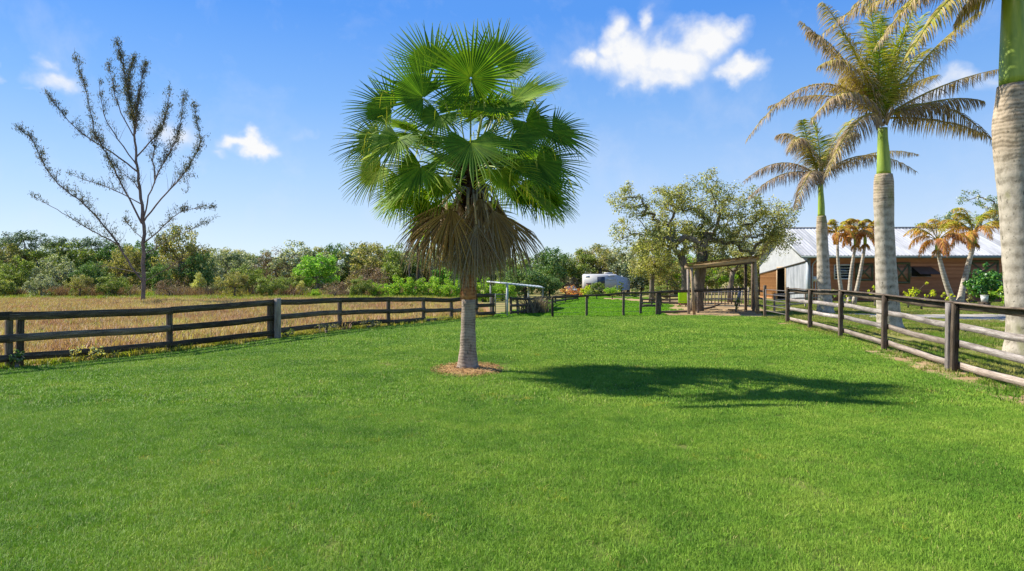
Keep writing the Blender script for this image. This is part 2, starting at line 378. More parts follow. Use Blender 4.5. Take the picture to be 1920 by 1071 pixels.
# ------------------------------------------------------------------ setting sheets
def sheet(name,poly,mat,z,jit=0,sub=0):
    pts=[Vector((p[0],p[1])) for p in poly]
    if sub:
        out=[]
        for i in range(len(pts)):
            a,b=pts[i],pts[(i+1)%len(pts)]
            k=max(1,int((b-a).length/sub))
            for j in range(k):
                q=a+(b-a)*(j/k); out.append(q+Vector((rnd.uniform(-jit,jit),rnd.uniform(-jit,jit))))
        pts=out
    mb=MB(); mb.add([(p.x,p.y,z) for p in pts],[list(range(len(pts)))])
    o=mb.build(name,mat); tag(o,kind='structure'); return o
LP=[(20,690,585),(322,660,575),(514,636,561),(640,619,558),(731,612,557),(797,605,558),(849,600,559)]
left_line=[G(-140,712)]+[G(p[0],p[1]) for p in LP]+[G(927,594)]
RP=[(1790,698,568),(1659,657,553),(1577,633,545),(1519,617,543),(1477,605,541),(1435,595,537)]
right_line=[G(1435,595),G(1477,605),G(1519,617),G(1577,633),G(1659,657),G(1790,698),Vector((8.75,10.6,0)),Vector((7.7,6.2,0)),Vector((6.7,2,0))]
left_near=[Vector((-15.5,9.0,0)),Vector((-13.7,12.2,0))]
lawn_poly=[Vector((-18.5,-6,0))]+left_near+left_line[1:]+[G(1000,592),G(1235,593)]+right_line+[Vector((6.,-6,0))]
sheet('ground',[(-900,-300),(900,-300),(900,1500),(-900,1500)],M['ground'],-.008)
sheet('pasture',[(-90,-10),(-18.6,-6)]+[(p.x,p.y) for p in left_near+left_line[1:]]+[(-2,52),(-8,66),(-75,66),(-95,30)],M['pasture'],-.004)
far_poly=[G(930,594),G(1400,592),G(1300,566),G(1180,558),G(1105,557),G(1030,566),G(1000,580)]
yard_poly=right_line[:-1]+[Vector((7,-6,0)),Vector((60,-6,0)),Vector((62,62,0)),Vector((20,62,0)),Vector((14,60,0)),Vector((10,44,0))]
sheet('yard',[(p.x,p.y) for p in yard_poly],M['yard'],-.004)
sheet('far_lawn',[(p.x,p.y) for p in far_poly],M['far_lawn'],0,.3,2)
dirt_poly=[G(1222,596),G(1300,596),G(1435,598),G(1432,577),G(1380,566),G(1260,563),G(1225,562),G(1190,560),G(1130,558),G(1120,562),G(1190,566),G(1250,573),G(1250,582)]
sheet('dirt_yard',[(p.x,p.y) for p in dirt_poly],M['dirt'],.004,.25,1.5)
sheet('lawn',[(p.x,p.y) for p in lawn_poly],M['lawn'],0,.12,1.5)
sand_poly=[G(1560,586),G(1680,590),G(1790,589),G(1990,589),G(2080,604),G(1890,603),G(1760,600),G(1650,597)]
sheet('sand_path',[(p.x,p.y) for p in sand_poly],M['sand'],.008,.25,1.2)
# worn soil along the right fence
strip=[]
for i,p in enumerate(right_line): strip.append((p.x-.62,p.y-.2))
for p in reversed(right_line): strip.append((p.x+.35,p.y+.2))
sheet('worn_soil',strip,M['dirt'],.012,.1,.6)

# ------------------------------------------------------------------ scattered grass
def inpoly(x,y,poly):
    c=False; j=len(poly)-1
    for i in range(len(poly)):
        a,b=poly[i],poly[j]
        if (a[1]>y)!=(b[1]>y) and x<(b[0]-a[0])*(y-a[1])/(b[1]-a[1])+a[0]: c=not c
        j=i
    return c
def tuft_patch(name,size,n,hmin,hmax,wd,mat,lean=.5,seed=1,clump=0,segs=2):
    r=np.random.default_rng(seed)
    if clump:
        cc=r.uniform(-size/2,size/2,(clump,2)); base=cc[r.integers(0,clump,n)]+r.normal(0,size/clump**.5*.22,(n,2))
    else: base=r.uniform(-size/2,size/2,(n,2))
    h=r.uniform(hmin,hmax,n); az=r.uniform(0,2*PI,n); ln=np.abs(r.normal(0,lean,n))
    ta=r.uniform(0,2*PI,n)
    sx=np.cos(ta)*wd*.5*r.uniform(.6,1.3,n); sy=np.sin(ta)*wd*.5*r.uniform(.6,1.3,n)
    dx=np.cos(az)*ln; dy=np.sin(az)*ln
    V=[]
    for k,(t,wf) in enumerate(((0,1),(.55,.8),(1,0.05))):
        x=base[:,0]+dx*h*t*t; y=base[:,1]+dy*h*t*t; z=h*t*(1-.25*ln*t)
        V.append(np.stack([x-sx*wf,y-sy*wf,z],1)); V.append(np.stack([x+sx*wf,y+sy*wf,z],1))
    V=np.stack(V,1).reshape(-1,3); i=np.arange(n)[:,None]*6
    Fc=np.concatenate([i+np.array([[0,1,3,2]]),i+np.array([[2,3,5,4]])])
    mb=MB(); mb.add(V,Fc)
    o=bpy.data.objects.new(name,mb.mesh(name,mat)); return o
def scatter(name,protos,pts,label,cat,kind='stuff',smin=.8,smax=1.2):
    col=bpy.data.collections.new(name+'_source')
    for p in protos: col.objects.link(p)
    n=len(pts); pts=np.asarray([(p[0],p[1],p[2] if len(p)>2 else 0) for p in pts],dtype=np.float32)
    me=bpy.data.meshes.new(name); me.vertices.add(n); me.vertices.foreach_set('co',pts.reshape(-1))
    a=me.attributes.new('idx','INT','POINT'); a.data.foreach_set('value',NR.integers(0,len(protos),n).astype(np.int32))
    a=me.attributes.new('rot','FLOAT_VECTOR','POINT'); rr=np.zeros((n,3),dtype=np.float32); rr[:,2]=NR.uniform(0,2*PI,n); a.data.foreach_set('vector',rr.reshape(-1))
    a=me.attributes.new('scl','FLOAT','POINT'); a.data.foreach_set('value',NR.uniform(smin,smax,n).astype(np.float32))
    o=bpy.data.objects.new(name,me); COL.objects.link(o)
    g=bpy.data.node_groups.new(name,'GeometryNodeTree')
    g.interface.new_socket('Geometry',in_out='INPUT',socket_type='NodeSocketGeometry')
    g.interface.new_socket('Geometry',in_out='OUTPUT',socket_type='NodeSocketGeometry')
    gi=g.nodes.new('NodeGroupInput'); go=g.nodes.new('NodeGroupOutput')
    ip=g.nodes.new('GeometryNodeInstanceOnPoints'); ci=g.nodes.new('GeometryNodeCollectionInfo')
    ci.inputs['Collection'].default_value=col; ci.inputs['Separate Children'].default_value=True; ci.inputs['Reset Children'].default_value=True
    ip.inputs['Pick Instance'].default_value=True
    def na(nm,t):
        x=g.nodes.new('GeometryNodeInputNamedAttribute'); x.data_type=t; x.inputs['Name'].default_value=nm
        return [s for s in x.outputs if s.enabled and s.name=='Attribute'][0]
    L=g.links.new
    L(gi.outputs[0],ip.inputs['Points']); L(ci.outputs[0],ip.inputs['Instance'])
    L(na('idx','INT'),ip.inputs['Instance Index']); L(na('scl','FLOAT'),ip.inputs['Scale'])
    L(na('rot','FLOAT_VECTOR'),ip.inputs['Rotation'])
    L(ip.outputs[0],go.inputs[0])
    mo=o.modifiers.new('scatter','NODES'); mo.node_group=g
    tag(o,label,cat,kind=kind); return o
def grid_pts(poly,step,cond=None,ymax=None,ymin=0,fov=.80,marg=3):
    xs=[p[0] for p in poly]; ys=[p[1] for p in poly]; out=[]
    y=max(min(ys),ymin)
    while y<min(max(ys),ymax or 1e9):
        x=min(xs)
        while x<max(xs):
            px=x+rnd.uniform(-.5,.5)*step; py=y+rnd.uniform(-.5,.5)*step
            if abs(px)<py*fov+marg and inpoly(px,py,poly) and (cond is None or cond(px,py)): out.append((px,py))
            x+=step
        y+=step
    return out
PALM=Vector((-1.0,15.35,0))
def not_mulch(x,y):
    return ((x-PALM.x)/.78)**2+((y-PALM.y+.05)/1.1)**2>1+.35*noise.noise(Vector((x*3,y*3,0)))
lpoly=[(p.x,p.y) for p in lawn_poly]
def off_fence(x,y):
    for a,b in zip(right_line[:-1],right_line[1:]):
        if min(a.y,b.y)-.3<=y<=max(a.y,b.y)+.3:
            t=(y-a.y)/(b.y-a.y); fx=a.x+(b.x-a.x)*t
            if fx-x<.50+.30*noise.noise(Vector((x*2,y*1.3,5))): return False
    return True
def near_ok(x,y): return not_mulch(x,y) and off_fence(x,y)
fine=[tuft_patch('lawn_tuft',.62,2400,.022,.054,.0038,M['lawn_blade'],.75,s,clump=0) for s in (1,2,3,4)]
mid=[tuft_patch('lawn_tuft_mid',1.0,1500,.025,.06,.0085,M['lawn_blade'],.75,s,clump=0) for s in (5,6,7)]
far=[tuft_patch('lawn_tuft_far',1.6,1500,.04,.075,.016,M['lawn_blade'],.8,s,clump=0) for s in (8,9)]
scatter('lawn_grass',fine+[],grid_pts(lpoly,.36,near_ok,ymax=11,ymin=3.2),'short green lawn grass covering the near part of the paddock','grass')
scatter('lawn_grass',[tuft_patch('coarse_tuft',.55,170,.035,.085,.0055,M['lawn_blade'],.6,s,clump=5) for s in (61,62,63)]+[tuft_patch('dry_tuft',.5,150,.02,.06,.005,M['verge_blade'],.9,64,clump=4)],grid_pts(lpoly,.95,near_ok,ymax=19,ymin=3.6),'coarser taller and drier tufts dotted through the near lawn','grass')
scatter('lawn_grass',mid,grid_pts(lpoly,.62,near_ok,ymax=20,ymin=11),'short green lawn grass around the fan palm and its shadow','grass')
scatter('lawn_grass',far,grid_pts(lpoly,.9,lambda x,y: noise.noise(Vector((x*.5,y*.5,0)))>-.9,ymax=40,ymin=20),'short green lawn grass at the far end by the wire fence','grass')
fp=[(p.x,p.y) for p in far_poly]
yp=[(p.x,p.y) for p in yard_poly]; sp_=[(p.x,p.y) for p in sand_poly]; dp=[(p.x,p.y) for p in dirt_poly]
fb=[tuft_patch('far_tuft',2,1500,.05,.12,.03,M['far_blade'],.7,s,clump=30) for s in (21,22)]
scatter('far_lawn_grass',fb,grid_pts(fp,1.1,lambda x,y: not inpoly(x,y,dp)),'bright green grass of the small field beyond the wire fence','grass')
yb=[tuft_patch('yard_tuft',1.2,700,.04,.13,.012,M['yard_blade'],.7,s,clump=24) for s in (31,32,33)]
def ycond(x,y): return not inpoly(x,y,sp_) and not inpoly(x,y,dp) and noise.noise(Vector((x*.35,y*.35,3)))>-.18
scatter('yard_grass',yb,grid_pts(yp,.75,ycond,ymax=58,ymin=6,fov=.9),'patchy green and yellow grass between the right fence and the barn','grass')
# pasture
pb=[tuft_patch('pasture_tuft',1.8,520,.12,.42,.028,M['pasture_blade'],.55,s,clump=22) for s in (41,42,43)]
pp=[(p.x-.8,p.y+.6) for p in left_near+left_line[1:]]+[(-3,52),(-7,63),(-75,63),(-90,20),(-40,8)]
scatter('pasture_grass',pb,grid_pts(pp,1.15,None,ymax=60,ymin=10,fov=.85),'dry reddish brown pasture grass behind the dark left fence','grass',smin=.6,smax=1.2)
gb=[tuft_patch('edge_tuft',2.0,500,.15,.5,.035,grassmat('edge_blade',[(.20,.27,.02),(.30,.34,.03),(.42,.40,.06)],(.4,.3,.1),.3),.5,s,clump=16) for s in (46,47)]
scatter('pasture_edge_grass',gb,[(x+rnd.uniform(-1,1),y+rnd.uniform(-1.2,1.2)) for x in np.arange(-62,-1,1.3) for y in (57.5,59.5,61,63)],'yellow green taller grass along the foot of the woods','grass')
# verge along the left fence
vb=[tuft_patch('verge_tuft',.7,300,.05,.20,.016,M['verge_blade'],.6,s,clump=14) for s in (51,52,53)]
vl=left_near+left_line[1:]
vp=[]
for a,b in zip(vl[:-1],vl[1:]):
    L=(b-a).length; n_=Vector((-(b-a).y,(b-a).x,0)).normalized()
    for k in range(int(L/.3)):
        q=a+(b-a)*((k+rnd.random())*.3/L)
        for r in range(3): vp.append((q+n_*rnd.uniform(-.02,1.0))[:2])
scatter('verge_weeds',vb,vp,'yellow green weeds growing along the foot of the left fence','weeds',smin=.5,smax=1.3)
sv=[]
for a,b in zip(right_line[:-1],right_line[1:]):
    L=(b-a).length
    for k in range(int(L/.35)):
        q=a+(b-a)*((k+rnd.random())*.35/L)+Vector((rnd.uniform(.1,.7),0,0)); sv.append(q[:2])
scatter('fence_foot_grass',[tuft_patch('foot_tuft',.6,90,.03,.13,.008,M['yard_blade'],.7,s,clump=10) for s in (55,56)],sv,'thin yellowed grass along the foot of the right fence','grass')
# straw ring round the palm
def blob_sheet(mb,c,rx,ry,z,n=60,amp=.15,hgt=.05,seed=0):
    V=[(c.x,c.y,z+hgt)]; 
    for ring,(s,h) in enumerate(((.5,.9),(.85,.5),(1,0))):
        for i in range(n):
            t=i/n*2*PI; k=1+amp*noise.noise(Vector((math.cos(t)*2+seed,math.sin(t)*2,seed)))*2
            V.append((c.x+math.cos(t)*rx*k*s,c.y+math.sin(t)*ry*k*s,z+hgt*h+.02*noise.noise(Vector((math.cos(t)*9*s,math.sin(t)*9*s,ring)))*(ring<2)))
    mb.add(V,[(0,1+i,1+(i+1)%n) for i in range(n)])
    f=[]
    for r in range(2):
        for i in range(n):
            a=1+r*n+i; b_=1+r*n+(i+1)%n; f.append((a,a+n,b_+n,b_))
    mb.f.append(np.asarray(f)+mb.n-len(V)); mb.m.append(0)
mb=MB(); blob_sheet(mb,PALM+Vector((0,-.05,0)),.72,1.1,.006,60,.2,.05,3)
r=np.random.default_rng(5); n=2600
th=r.uniform(0,2*PI,n); rr=np.sqrt(r.uniform(0,1,n))*1.08
P=np.stack([PALM.x+np.cos(th)*rr*.76,PALM.y-.05+np.sin(th)*rr*1.15,.05*(1-rr)+r.uniform(.012,.05,n)],1)
mb.leaves(P,np.stack([r.normal(0,.5,n),r.normal(0,.5,n),np.ones(n)],1),.10,.012,r)
o=mb.build('straw_mulch',M['straw']); tag(o,'ring of brown straw mulch on the lawn at the fan palm base','mulch',kind='stuff')

# ------------------------------------------------------------------ fences
def rail(parent,p,q,h,t,mat,sag=0.0,name='rail'):      # weathered board, local x along its length
    p=Vector(p); q=Vector(q); L=(q-p).length; n=10
    V=[]; s0=rnd.uniform(0,99)
    for i in range(n+1):
        x=-.03+(L+.06)*i/n
        z=-sag*math.sin(PI*i/n)+.03*noise.noise(Vector((x*.5+s0,0,0))); y=.012*noise.noise(Vector((x*.6+s0,9,0)))
        hh=h/2*(1+.06*noise.noise(Vector((x*3+s0,4,0))))
        V+=[(x,y-t/2,z-hh),(x,y+t/2,z-hh),(x,y+t/2,z+hh),(x,y-t/2,z+hh)]
    f=[(0,1,2,3),(4*n+3,4*n+2,4*n+1,4*n)]
    for i in range(n):
        for j in range(4): f.append((4*i+j,4*i+4+j,4*i+4+(j+1)%4,4*i+(j+1)%4))
    mb=MB(); mb.add(V,f); o=mb.build(name,mat,parent)
    d=(q-p).normalized(); X=d; Yv=Vector((-d.y,d.x,0)).normalized(); Z=X.cross(Yv)
    o.matrix_local=Matrix.Translation(p)@Matrix((X,Yv,Z)).transposed().to_4x4()
    return o
def post(parent,p,h,w,d,mat,ang=0,lean=(0,0),chip=.02,name='post'):   # local x up the post for the grain
    V=[]; n=7
    for i in range(n+1):
        x=-.15+(h+.15)*i/n; k=1+.05*noise.noise(Vector((x*3+p[0]*7,p[1],0)))
        bv=.18
        cs=[(-1,-1+bv),(-1+bv,-1),(1-bv,-1),(1,-1+bv),(1,1-bv),(1-bv,1),(-1+bv,1),(-1,1-bv)]
        for a,b in cs:
            tz=x+(rnd.uniform(-chip,chip) if i==n else 0)
            V.append((tz,a*w/2*k,b*d/2*k))
    f=[list(range(7,-1,-1)),[n*8+i for i in range(8)]]
    g=[]
    for i in range(n):
        for j in range(8): g.append((8*i+j,8*i+(j+1)%8,8*i+8+(j+1)%8,8*i+8+j))
    mb=MB(); mb.add(V,f); mb.f.append(np.asarray(g)); mb.m.append(0)
    o=mb.build(name,mat,parent)
    Xa=Vector((lean[0],lean[1],1)).normalized(); Ya=Vector((math.cos(ang),math.sin(ang),0)); Ya=(Ya-Xa*Ya.dot(Xa)).normalized(); Za=Xa.cross(Ya)
    o.matrix_local=Matrix.Translation(Vector((p[0],p[1],0)))@Matrix((Xa,Ya,Za)).transposed().to_4x4()
    return o
# left fence
fl=empty('board_fence'); tag(fl,'black three board fence between the lawn and the dry pasture on the left','fence')
lp=[(Vector((-15.4,9.1,0)),1.27),(Vector((-13.6,12.1,0)),1.27)]
for px,yb_,yt in LP:
    g=G(px,yb_); lp.append((g,CZ-(yt-HZ)*g.y/F))
g=G(896,597); lp.append((g,1.25)); g=G(927,594); lp.append((g,1.2))
for i,(p,h) in enumerate(lp):
    d=(lp[min(i+1,len(lp)-1)][0]-lp[max(i-1,0)][0]).normalized(); ang=math.atan2(d.y,d.x)
    nrm=Vector((d.y,-d.x,0))
    post(fl,p-nrm*.09,h-.05,.13,.13,M['wood_dark'],ang,(rnd.uniform(-.015,.015),rnd.uniform(-.015,.015)))
    if i==4:
        post(fl,p+nrm*.09+d*.06,h+.02,.20,.15,M['wood_mid'],ang,(.0,.0)); post(fl,p-nrm*.06-d*.16,h-.04,.11,.13,M['wood_black'],ang)
    if i==2: post(fl,p-nrm*.10+d*.22,h-.12,.13,.13,M['wood_black'],ang,(.02,0)); 
    if i<len(lp)-1:
        q,h2=lp[i+1]
        for lv,hh in ((.10,.19),(.60,.18),(1.05,.17)):
            if i in (3,4):  # boards at the doubled post
                pass
            m_=M['wood_black'] if lv<.2 or rnd.random()<.45 else M['wood_dark']
            rail(fl,p+Vector((0,0,h-lv))+nrm*.0,q+Vector((0,0,h2-lv*h2/h))+nrm*.0,hh,.04,m_,rnd.uniform(-.01,.02))
# right fence
fr=empty('board_fence'); tag(fr,'weathered grey four board fence with dark top rail on the right side of the lawn','fence')
rp=[(Vector((7.75,6.2,0)),1.52),(Vector((8.75,10.6,0)),1.52)]
for px,yb_,yt in RP:
    g=G(px,yb_); rp.append((g,CZ-(yt-HZ)*g.y/F))
for i,(p,h) in enumerate(rp):
    d=(rp[min(i+1,len(rp)-1)][0]-rp[max(i-1,0)][0]).normalized(); ang=math.atan2(d.y,d.x)
    nrm=Vector((-d.y,d.x,0))      # toward the lawn
    ln=(rnd.uniform(.0,.035),rnd.uniform(-.01,.02))
    post(fr,p+nrm*.02,h+(.05 if i>=6 else -.03),.14,.13,M['wood_dark'] if i!=2 else M['wood_black'],ang,ln)
    if i==2: post(fr,p+nrm*.06+d*.15,h-.02,.16,.12,M['wood_pale'],ang,(.01,0))
    if i<len(rp)-2:
        q,h2=rp[i+1]; off=-nrm*.085
        for k,(lv,hh,mm) in enumerate(((.09,.15,'wood_dark'),(.50,.14,'wood_pale'),(.90,.14,'wood_pale'),(1.36,.14,'wood_mid'))):
            if i==2 and k==2: mm='wood_mid'
            rail(fr,p+off+Vector((0,0,h-lv+rnd.uniform(-.03,.03))),q+off+Vector((0,0,h2-lv+rnd.uniform(-.03,.03))),hh,.035,M[mm],rnd.uniform(0,.03))
        mb=MB(); 
        o=rail(fr,p+off*.4+Vector((0,0,h-.0)),q+off*.4+Vector((0,0,h2-.0)),.035,.14,M['wood_dark'],.0,'cap_board')
# pipe gate between the last two right-hand posts
gt=empty('pipe_gate'); tag(gt,'thin metal pipe gate closing the gap at the far end of the right fence','gate')
p,h=rp[-2]; q,h2=rp[-1]
dd=(q-p).normalized(); a_=p+dd*.15; b_=q-dd*.12
for z in (.35,.62,.9,1.18,1.42):
    mb=MB(); mb.tube([a_+Vector((0,0,z)),b_+Vector((0,0,z))],.022,6); mb.build('bar',plain('gate_metal',(.13,.11,.10),.6),gt) if z==.35 else mb.build('bar',bpy.data.materials['gate_metal'],gt)
for e in (a_,b_):
    mb=MB(); mb.tube([e+Vector((0,0,.33)),e+Vector((0,0,1.44))],.025,6); mb.build('end_upright',bpy.data.materials['gate_metal'],gt)

# cross fence of wire and one top rail
cf=empty('wire_fence'); tag(cf,'low wire fence with a single black top rail closing the far end of the lawn','fence')
cps=[(1036,595,557),(1100,594,553.5),(1169,593,547),(1201,590,551),(1232,592,549),(1237,592,550),(1309,587,547),(1398,582,538),(1413,584,535)]
tops=[]
for i,(px,yb_,yt) in enumerate(cps):
    g=G(px,yb_); hh=CZ-(yt-HZ)*g.y/F
    post(cf,g,hh+.02,.15 if i in(4,5,7,8) else .12,.12,M['wood_dark'] if i!=0 else M['wood_black'],0,(rnd.uniform(-.02,.02),0))
    tops.append((g,hh))
seq=[tops[0],tops[1],tops[2],tops[5],tops[7]]
rly=[558,554,549.5,547.5,541]
for i in range(4):
    (p,_),(q,_)=seq[i],seq[i+1]
    a_=Vector((p.x,p.y-.1,CZ-(rly[i]-HZ)*p.y/F)); b_=Vector((q.x,q.y-.1,CZ-(rly[i+1]-HZ)*q.y/F))
    rail(cf,a_,b_,.10 if i<3 else .15,.05,M['wood_black'],.02)
    mb=MB()
    for z in (.25,.5,.72):
        mb.tube([(p.x,p.y-.07,z),((p.x+q.x)/2,(p.y+q.y)/2-.07,z-.02),(q.x,q.y-.07,z)],.006,4)
    mb.build('wire',plain('fence_wire',(.10,.10,.10),.5) if i==0 else bpy.data.materials['fence_wire'],cf)
# corner post group left of the tub : a low board on the dirt
rail(cf,G(1236,589)+Vector((0,0,.1)),G(1293,588)+Vector((0,0,.12)),.12,.1,M['wood_dark'],name='ground_board')

# left far board fence running back
bf=empty('board_fence'); tag(bf,'dark board fence running away behind the palm to the far treeline','fence')
bps=[(958,592,557),(971,591,557),(992,589,558),(1003,585,557),(1014,581,556),(1026,576,556),(1041,571,554),(1060,567,553),(1083,563,552)]
bp=[]
for px,yb_,yt in bps:
    g=G(px,yb_); bp.append((g,CZ-(yt-HZ)*g.y/F))
    post(bf,g,bp[-1][1],.14,.14,M['wood_dark'],0,(rnd.uniform(-.04,.04),0))
for i in range(len(bp)-1):
    (p,h),(q,h2)=bp[i],bp[i+1]
    for fr_ in ((.93,.56,.2) if i<5 else (.9,.4)):
        rail(bf,p+Vector((0,-.1,h*fr_)),q+Vector((0,-.1,h2*fr_)),.14,.04,M['wood_dark'] if fr_<.9 else M['wood_black'],.02)
# wire gate between the left fence end and the frame
gw=empty('mesh_gate'); tag(gw,'narrow wire mesh gate beside the white pole at the left fence end','gate')
g1=G(929,593.5); g2=G(948,593)
mb=MB(); mt=plain('green_grey_metal',(.10,.13,.11),.5)
for z in (.15,1.15): mb.tube([(g1.x,g1.y,z),(g2.x,g2.y,z)],.025,5)
for e in (g1,g2): mb.tube([(e.x,e.y,.12),(e.x,e.y,1.2)],.025,5)
mb.build('gate_frame',mt,gw)
mb=MB()
for k in range(9): mb.tube([(g1.x,g1.y,.15+k*.12),(g2.x,g2.y,.15+k*.12)],.008,4)
mb.build('wire',mt,gw)

# metal roofed open frame left of centre
mf=empty('lean_to_frame'); tag(mf,'open frame with a thin white metal roof on slim poles in front of lime bushes','shelter')
mw=plain('white_metal',(.42,.44,.42),.45,.1); md=plain('weathered_steel',(.30,.30,.28),.6,.2)
def mpole(px,yb_,yt,Y,r,mat,parent):
    a=W(px,yb_,Y); b=W(px,yt,Y); a.z=0; mb=MB(); mb.tube([a,b],r,8); mb.build('pole',mat,parent)
mpole(951,594,531,35.6,.055,mw,mf); mpole(920,594,529,37.6,.05,md,mf); mpole(991,580,536,42,.05,mw,mf); mpole(1017.5,580,538,44,.05,md,mf)
mb=MB(); A=W(913,527,37.6); B=W(948,531,35.3); C_=W(1021,539.5,43.6); D=W(1012,536,45.5)
V=[]; n=24
for i in range(n+1):
    t=i/n
    for e0,e1 in ((A,D),(B,C_)):
        q=e0.lerp(e1,t)+Vector((0,0,.02*(i%2))); V.append(q)
f=[(2*i,2*i+1,2*i+3,2*i+2) for i in range(n)]
mb.add(V,f); V2=[v-Vector((0,0,.05)) for v in V]; mb.add(V2,[x[::-1] for x in f])
mb.beam(B-Vector((0,0,.03)),C_-Vector((0,0,.03)),.04,.06); mb.beam(A-Vector((0,0,.03)),D-Vector((0,0,.03)),.04,.06)
mb.beam(A-Vector((0,0,.03)),B-Vector((0,0,.03)),.04,.06); mb.beam(D-Vector((0,0,.03)),C_-Vector((0,0,.03)),.04,.06)
mb.build('roof',mw,mf)

# timber lean-to shelter
sh=empty('timber_shelter'); tag(sh,'open timber lean-to shelter with sloping flat roof beside the spreading oak','shelter')
def tpost(px,yb_,yt,w,mat,px2=None,nm='post'):
    g=G(px,yb_); t=W(px2 if px2 else px,yt,g.y); mb=MB(); mb.beam(g-Vector((0,0,.1)),t,w,w,up=(0,1,0)); mb.build(nm,mat,sh); return t
tpost(1302,590,502,.13,M['wood_tan'],1296); tpost(1291.5,589,501,.12,M['wood_mid'],1290); tpost(1398,582,492,.15,M['wood_black'],1398)
tpost(1421,589,487,.17,M['wood_tan'],1414.5); tpost(1411,580,492,.14,M['wood_dark'],1411)
fa=W(1284,502,37.6); fb_=W(1417,487,37.6); ba=W(1290,503,41.8); bb=W(1412,491,41.8)
mb=MB(); mb.beam(fa,fb_,.06,.2); mb.build('front_beam',M['wood_tan'],sh)
mb=MB(); mb.beam(ba,bb,.06,.24); mb.build('rear_beam',M['wood_dark'],sh)
mb=MB()
for k in range(9):
    t=k/8; mb.beam(fa.lerp(fb_,t)+Vector((0,-.3,.16)),ba.lerp(bb,t)+Vector((0,.3,.16)),.05,.09)
mb.build('rafters',M['wood_tan'],sh)
mb=MB(); n=40
V=[];
for i in range(n+1):
    t=-.02+1.05*i/n; z=.23+.02*(i%2)
    V.append(fa.lerp(fb_,t)+Vector((0,-.4,z))); V.append(ba.lerp(bb,t)+Vector((0,.4,z)))
f=[(2*i,2*i+2,2*i+3,2*i+1) for i in range(n)]; mb.add(V,f); mb.add([v-Vector((0,0,.03)) for v in V],[x[::-1] for x in f])
mb.build('roof_sheet',plain('rusty_tin',(.30,.25,.20),.7,.35,2),sh)

# ------------------------------------------------------------------ barn
barn=empty('barn',(0,0,0)); tag(barn,'long brown timber barn with pale metal roof and grey metal gable end','barn')
BX,BY=24.3,56.0; ROT=math.radians(-2.0); BW=12.0; BL=26.0; EH=3.95; RH=6.35
barn.location=(BX,BY,0); barn.rotation_euler=(0,0,ROT)
RM=Matrix.Rotation(-ROT,4,'Z')
def loc(v): return RM@(Vector(v)-Vector((BX,BY,0)))
def front_at(px,py):                # point of the front wall seen at a pixel, barn-local
    d=Vector(((px-960)/F,1,-(py-HZ)/F)); o=Vector((0,0,CZ)); n=Vector((-math.sin(ROT),math.cos(ROT),0))
    t=(Vector((BX,BY,0))-o).dot(n)/d.dot(n); return loc(o+d*t)
def gable_at(px,py):
    d=Vector(((px-960)/F,1,-(py-HZ)/F)); o=Vector((0,0,CZ)); n=Vector((math.cos(ROT),math.sin(ROT),0))
    t=(Vector((BX,BY,0))-o).dot(n)/d.dot(n); return loc(o+d*t)
def sidingmat(name,c1,c2):
    m,nt,b=newmat(name); co=obj_co(nt)
    sx=nt.nodes.new('ShaderNodeSeparateXYZ'); nt.links.new(co,sx.inputs[0])
    bd=math_(nt,'FLOOR',math_(nt,'MULTIPLY',sx.outputs[2],1/.155))
    wn_=nt.nodes.new('ShaderNodeTexWhiteNoise'); wn_.noise_dimensions='1D'; nt.links.new(bd,wn_.inputs['W'])
    n=nz(nt,2,6,mp(nt,co,(.7,1,9)),.7)
    x=math_(nt,'ADD',n,math_(nt,'MULTIPLY_ADD',wn_.outputs[0],.35,-.17))
    nt.links.new(ramp(nt,x,[(.3,c1),(.7,c2)]),b.inputs['Base Color']); b.inputs['Roughness'].default_value=.75
    bump(nt,b,n,.3,.01); return m
M['siding']=sidingmat('siding',(.35,.14,.09),(.57,.265,.185))
M['cedar_siding']=sidingmat('siding_cedar',(.42,.17,.06),(.62,.30,.13))  # cedar's own orange, a different wood colour from the brown front boards
# front wall of lapped boards
mb=MB(); V=[]; prof=[]; z=0
while z<EH: prof+=[(0,z),(.022,z+.001)] if False else [(-.030,z),(-.004,z+.152)]; z+=.155
for x in (0,BL):
    for y,z in prof: V.append((x,y,z))
k=len(prof); mb.add(V,[(i,i+k,i+1+k,i+1) for i in range(k-1)])
mb.add([(0,.2,0),(BL,.2,0),(BL,.2,EH),(0,.2,EH)],[(3,2,1,0)])
mb.build('front_wall',M['siding'],barn)
# gable end: lower timber, doorway, metal part
def lineZ(y): return 3.35-y*.085
dl=gable_at(1458,520).y; dr=gable_at(1474,520).y      # doorway
dtop=lineZ((dl+dr)/2)-.1
mb=MB(); V=[]
prof=[]; z=0
while z<lineZ(BW)+.2: prof+=[(-.028,z),(-.004,z+.15)]; z+=.155
for y in (dl,BW):
    for x,z in prof: V.append((x,y,z))
k=len(prof); mb.add(V,[(i,i+1,i+1+k,i+k) for i in range(k-1)]); mb.build('cedar_gable_wall',M['cedar_siding'],barn)
def ribbed(y0,y1,zt0,zt1,zb0,zb1,x=-.01,step=.23):
    n=max(2,int(abs(y1-y0)/step)*4); V=[]; 
    for i in range(n+1):
        t=i/n; y=y0+(y1-y0)*t; xo=x-(.03 if (i%4)==1 else 0)
        V+=[(xo,y,zb0+(zb1-zb0)*t),(xo,y,zt0+(zt1-zt0)*t)]
    return V,[(2*i,2*i+1,2*i+3,2*i+2) for i in range(n)]
m,nt,b=newmat('galvanised'); co=obj_co(nt)
n_=nz(nt,1.6,6,mp(nt,co,(1,1.5,.25)),.7)
nt.links.new(ramp(nt,n_,[(.3,(.20,.22,.24)),(.5,(.34,.36,.39)),(.7,(.50,.52,.54))]),b.inputs['Base Color']); b.inputs['Roughness'].default_value=.5; b.inputs['Metallic'].default_value=.15
M['galv']=m
mb=MB()
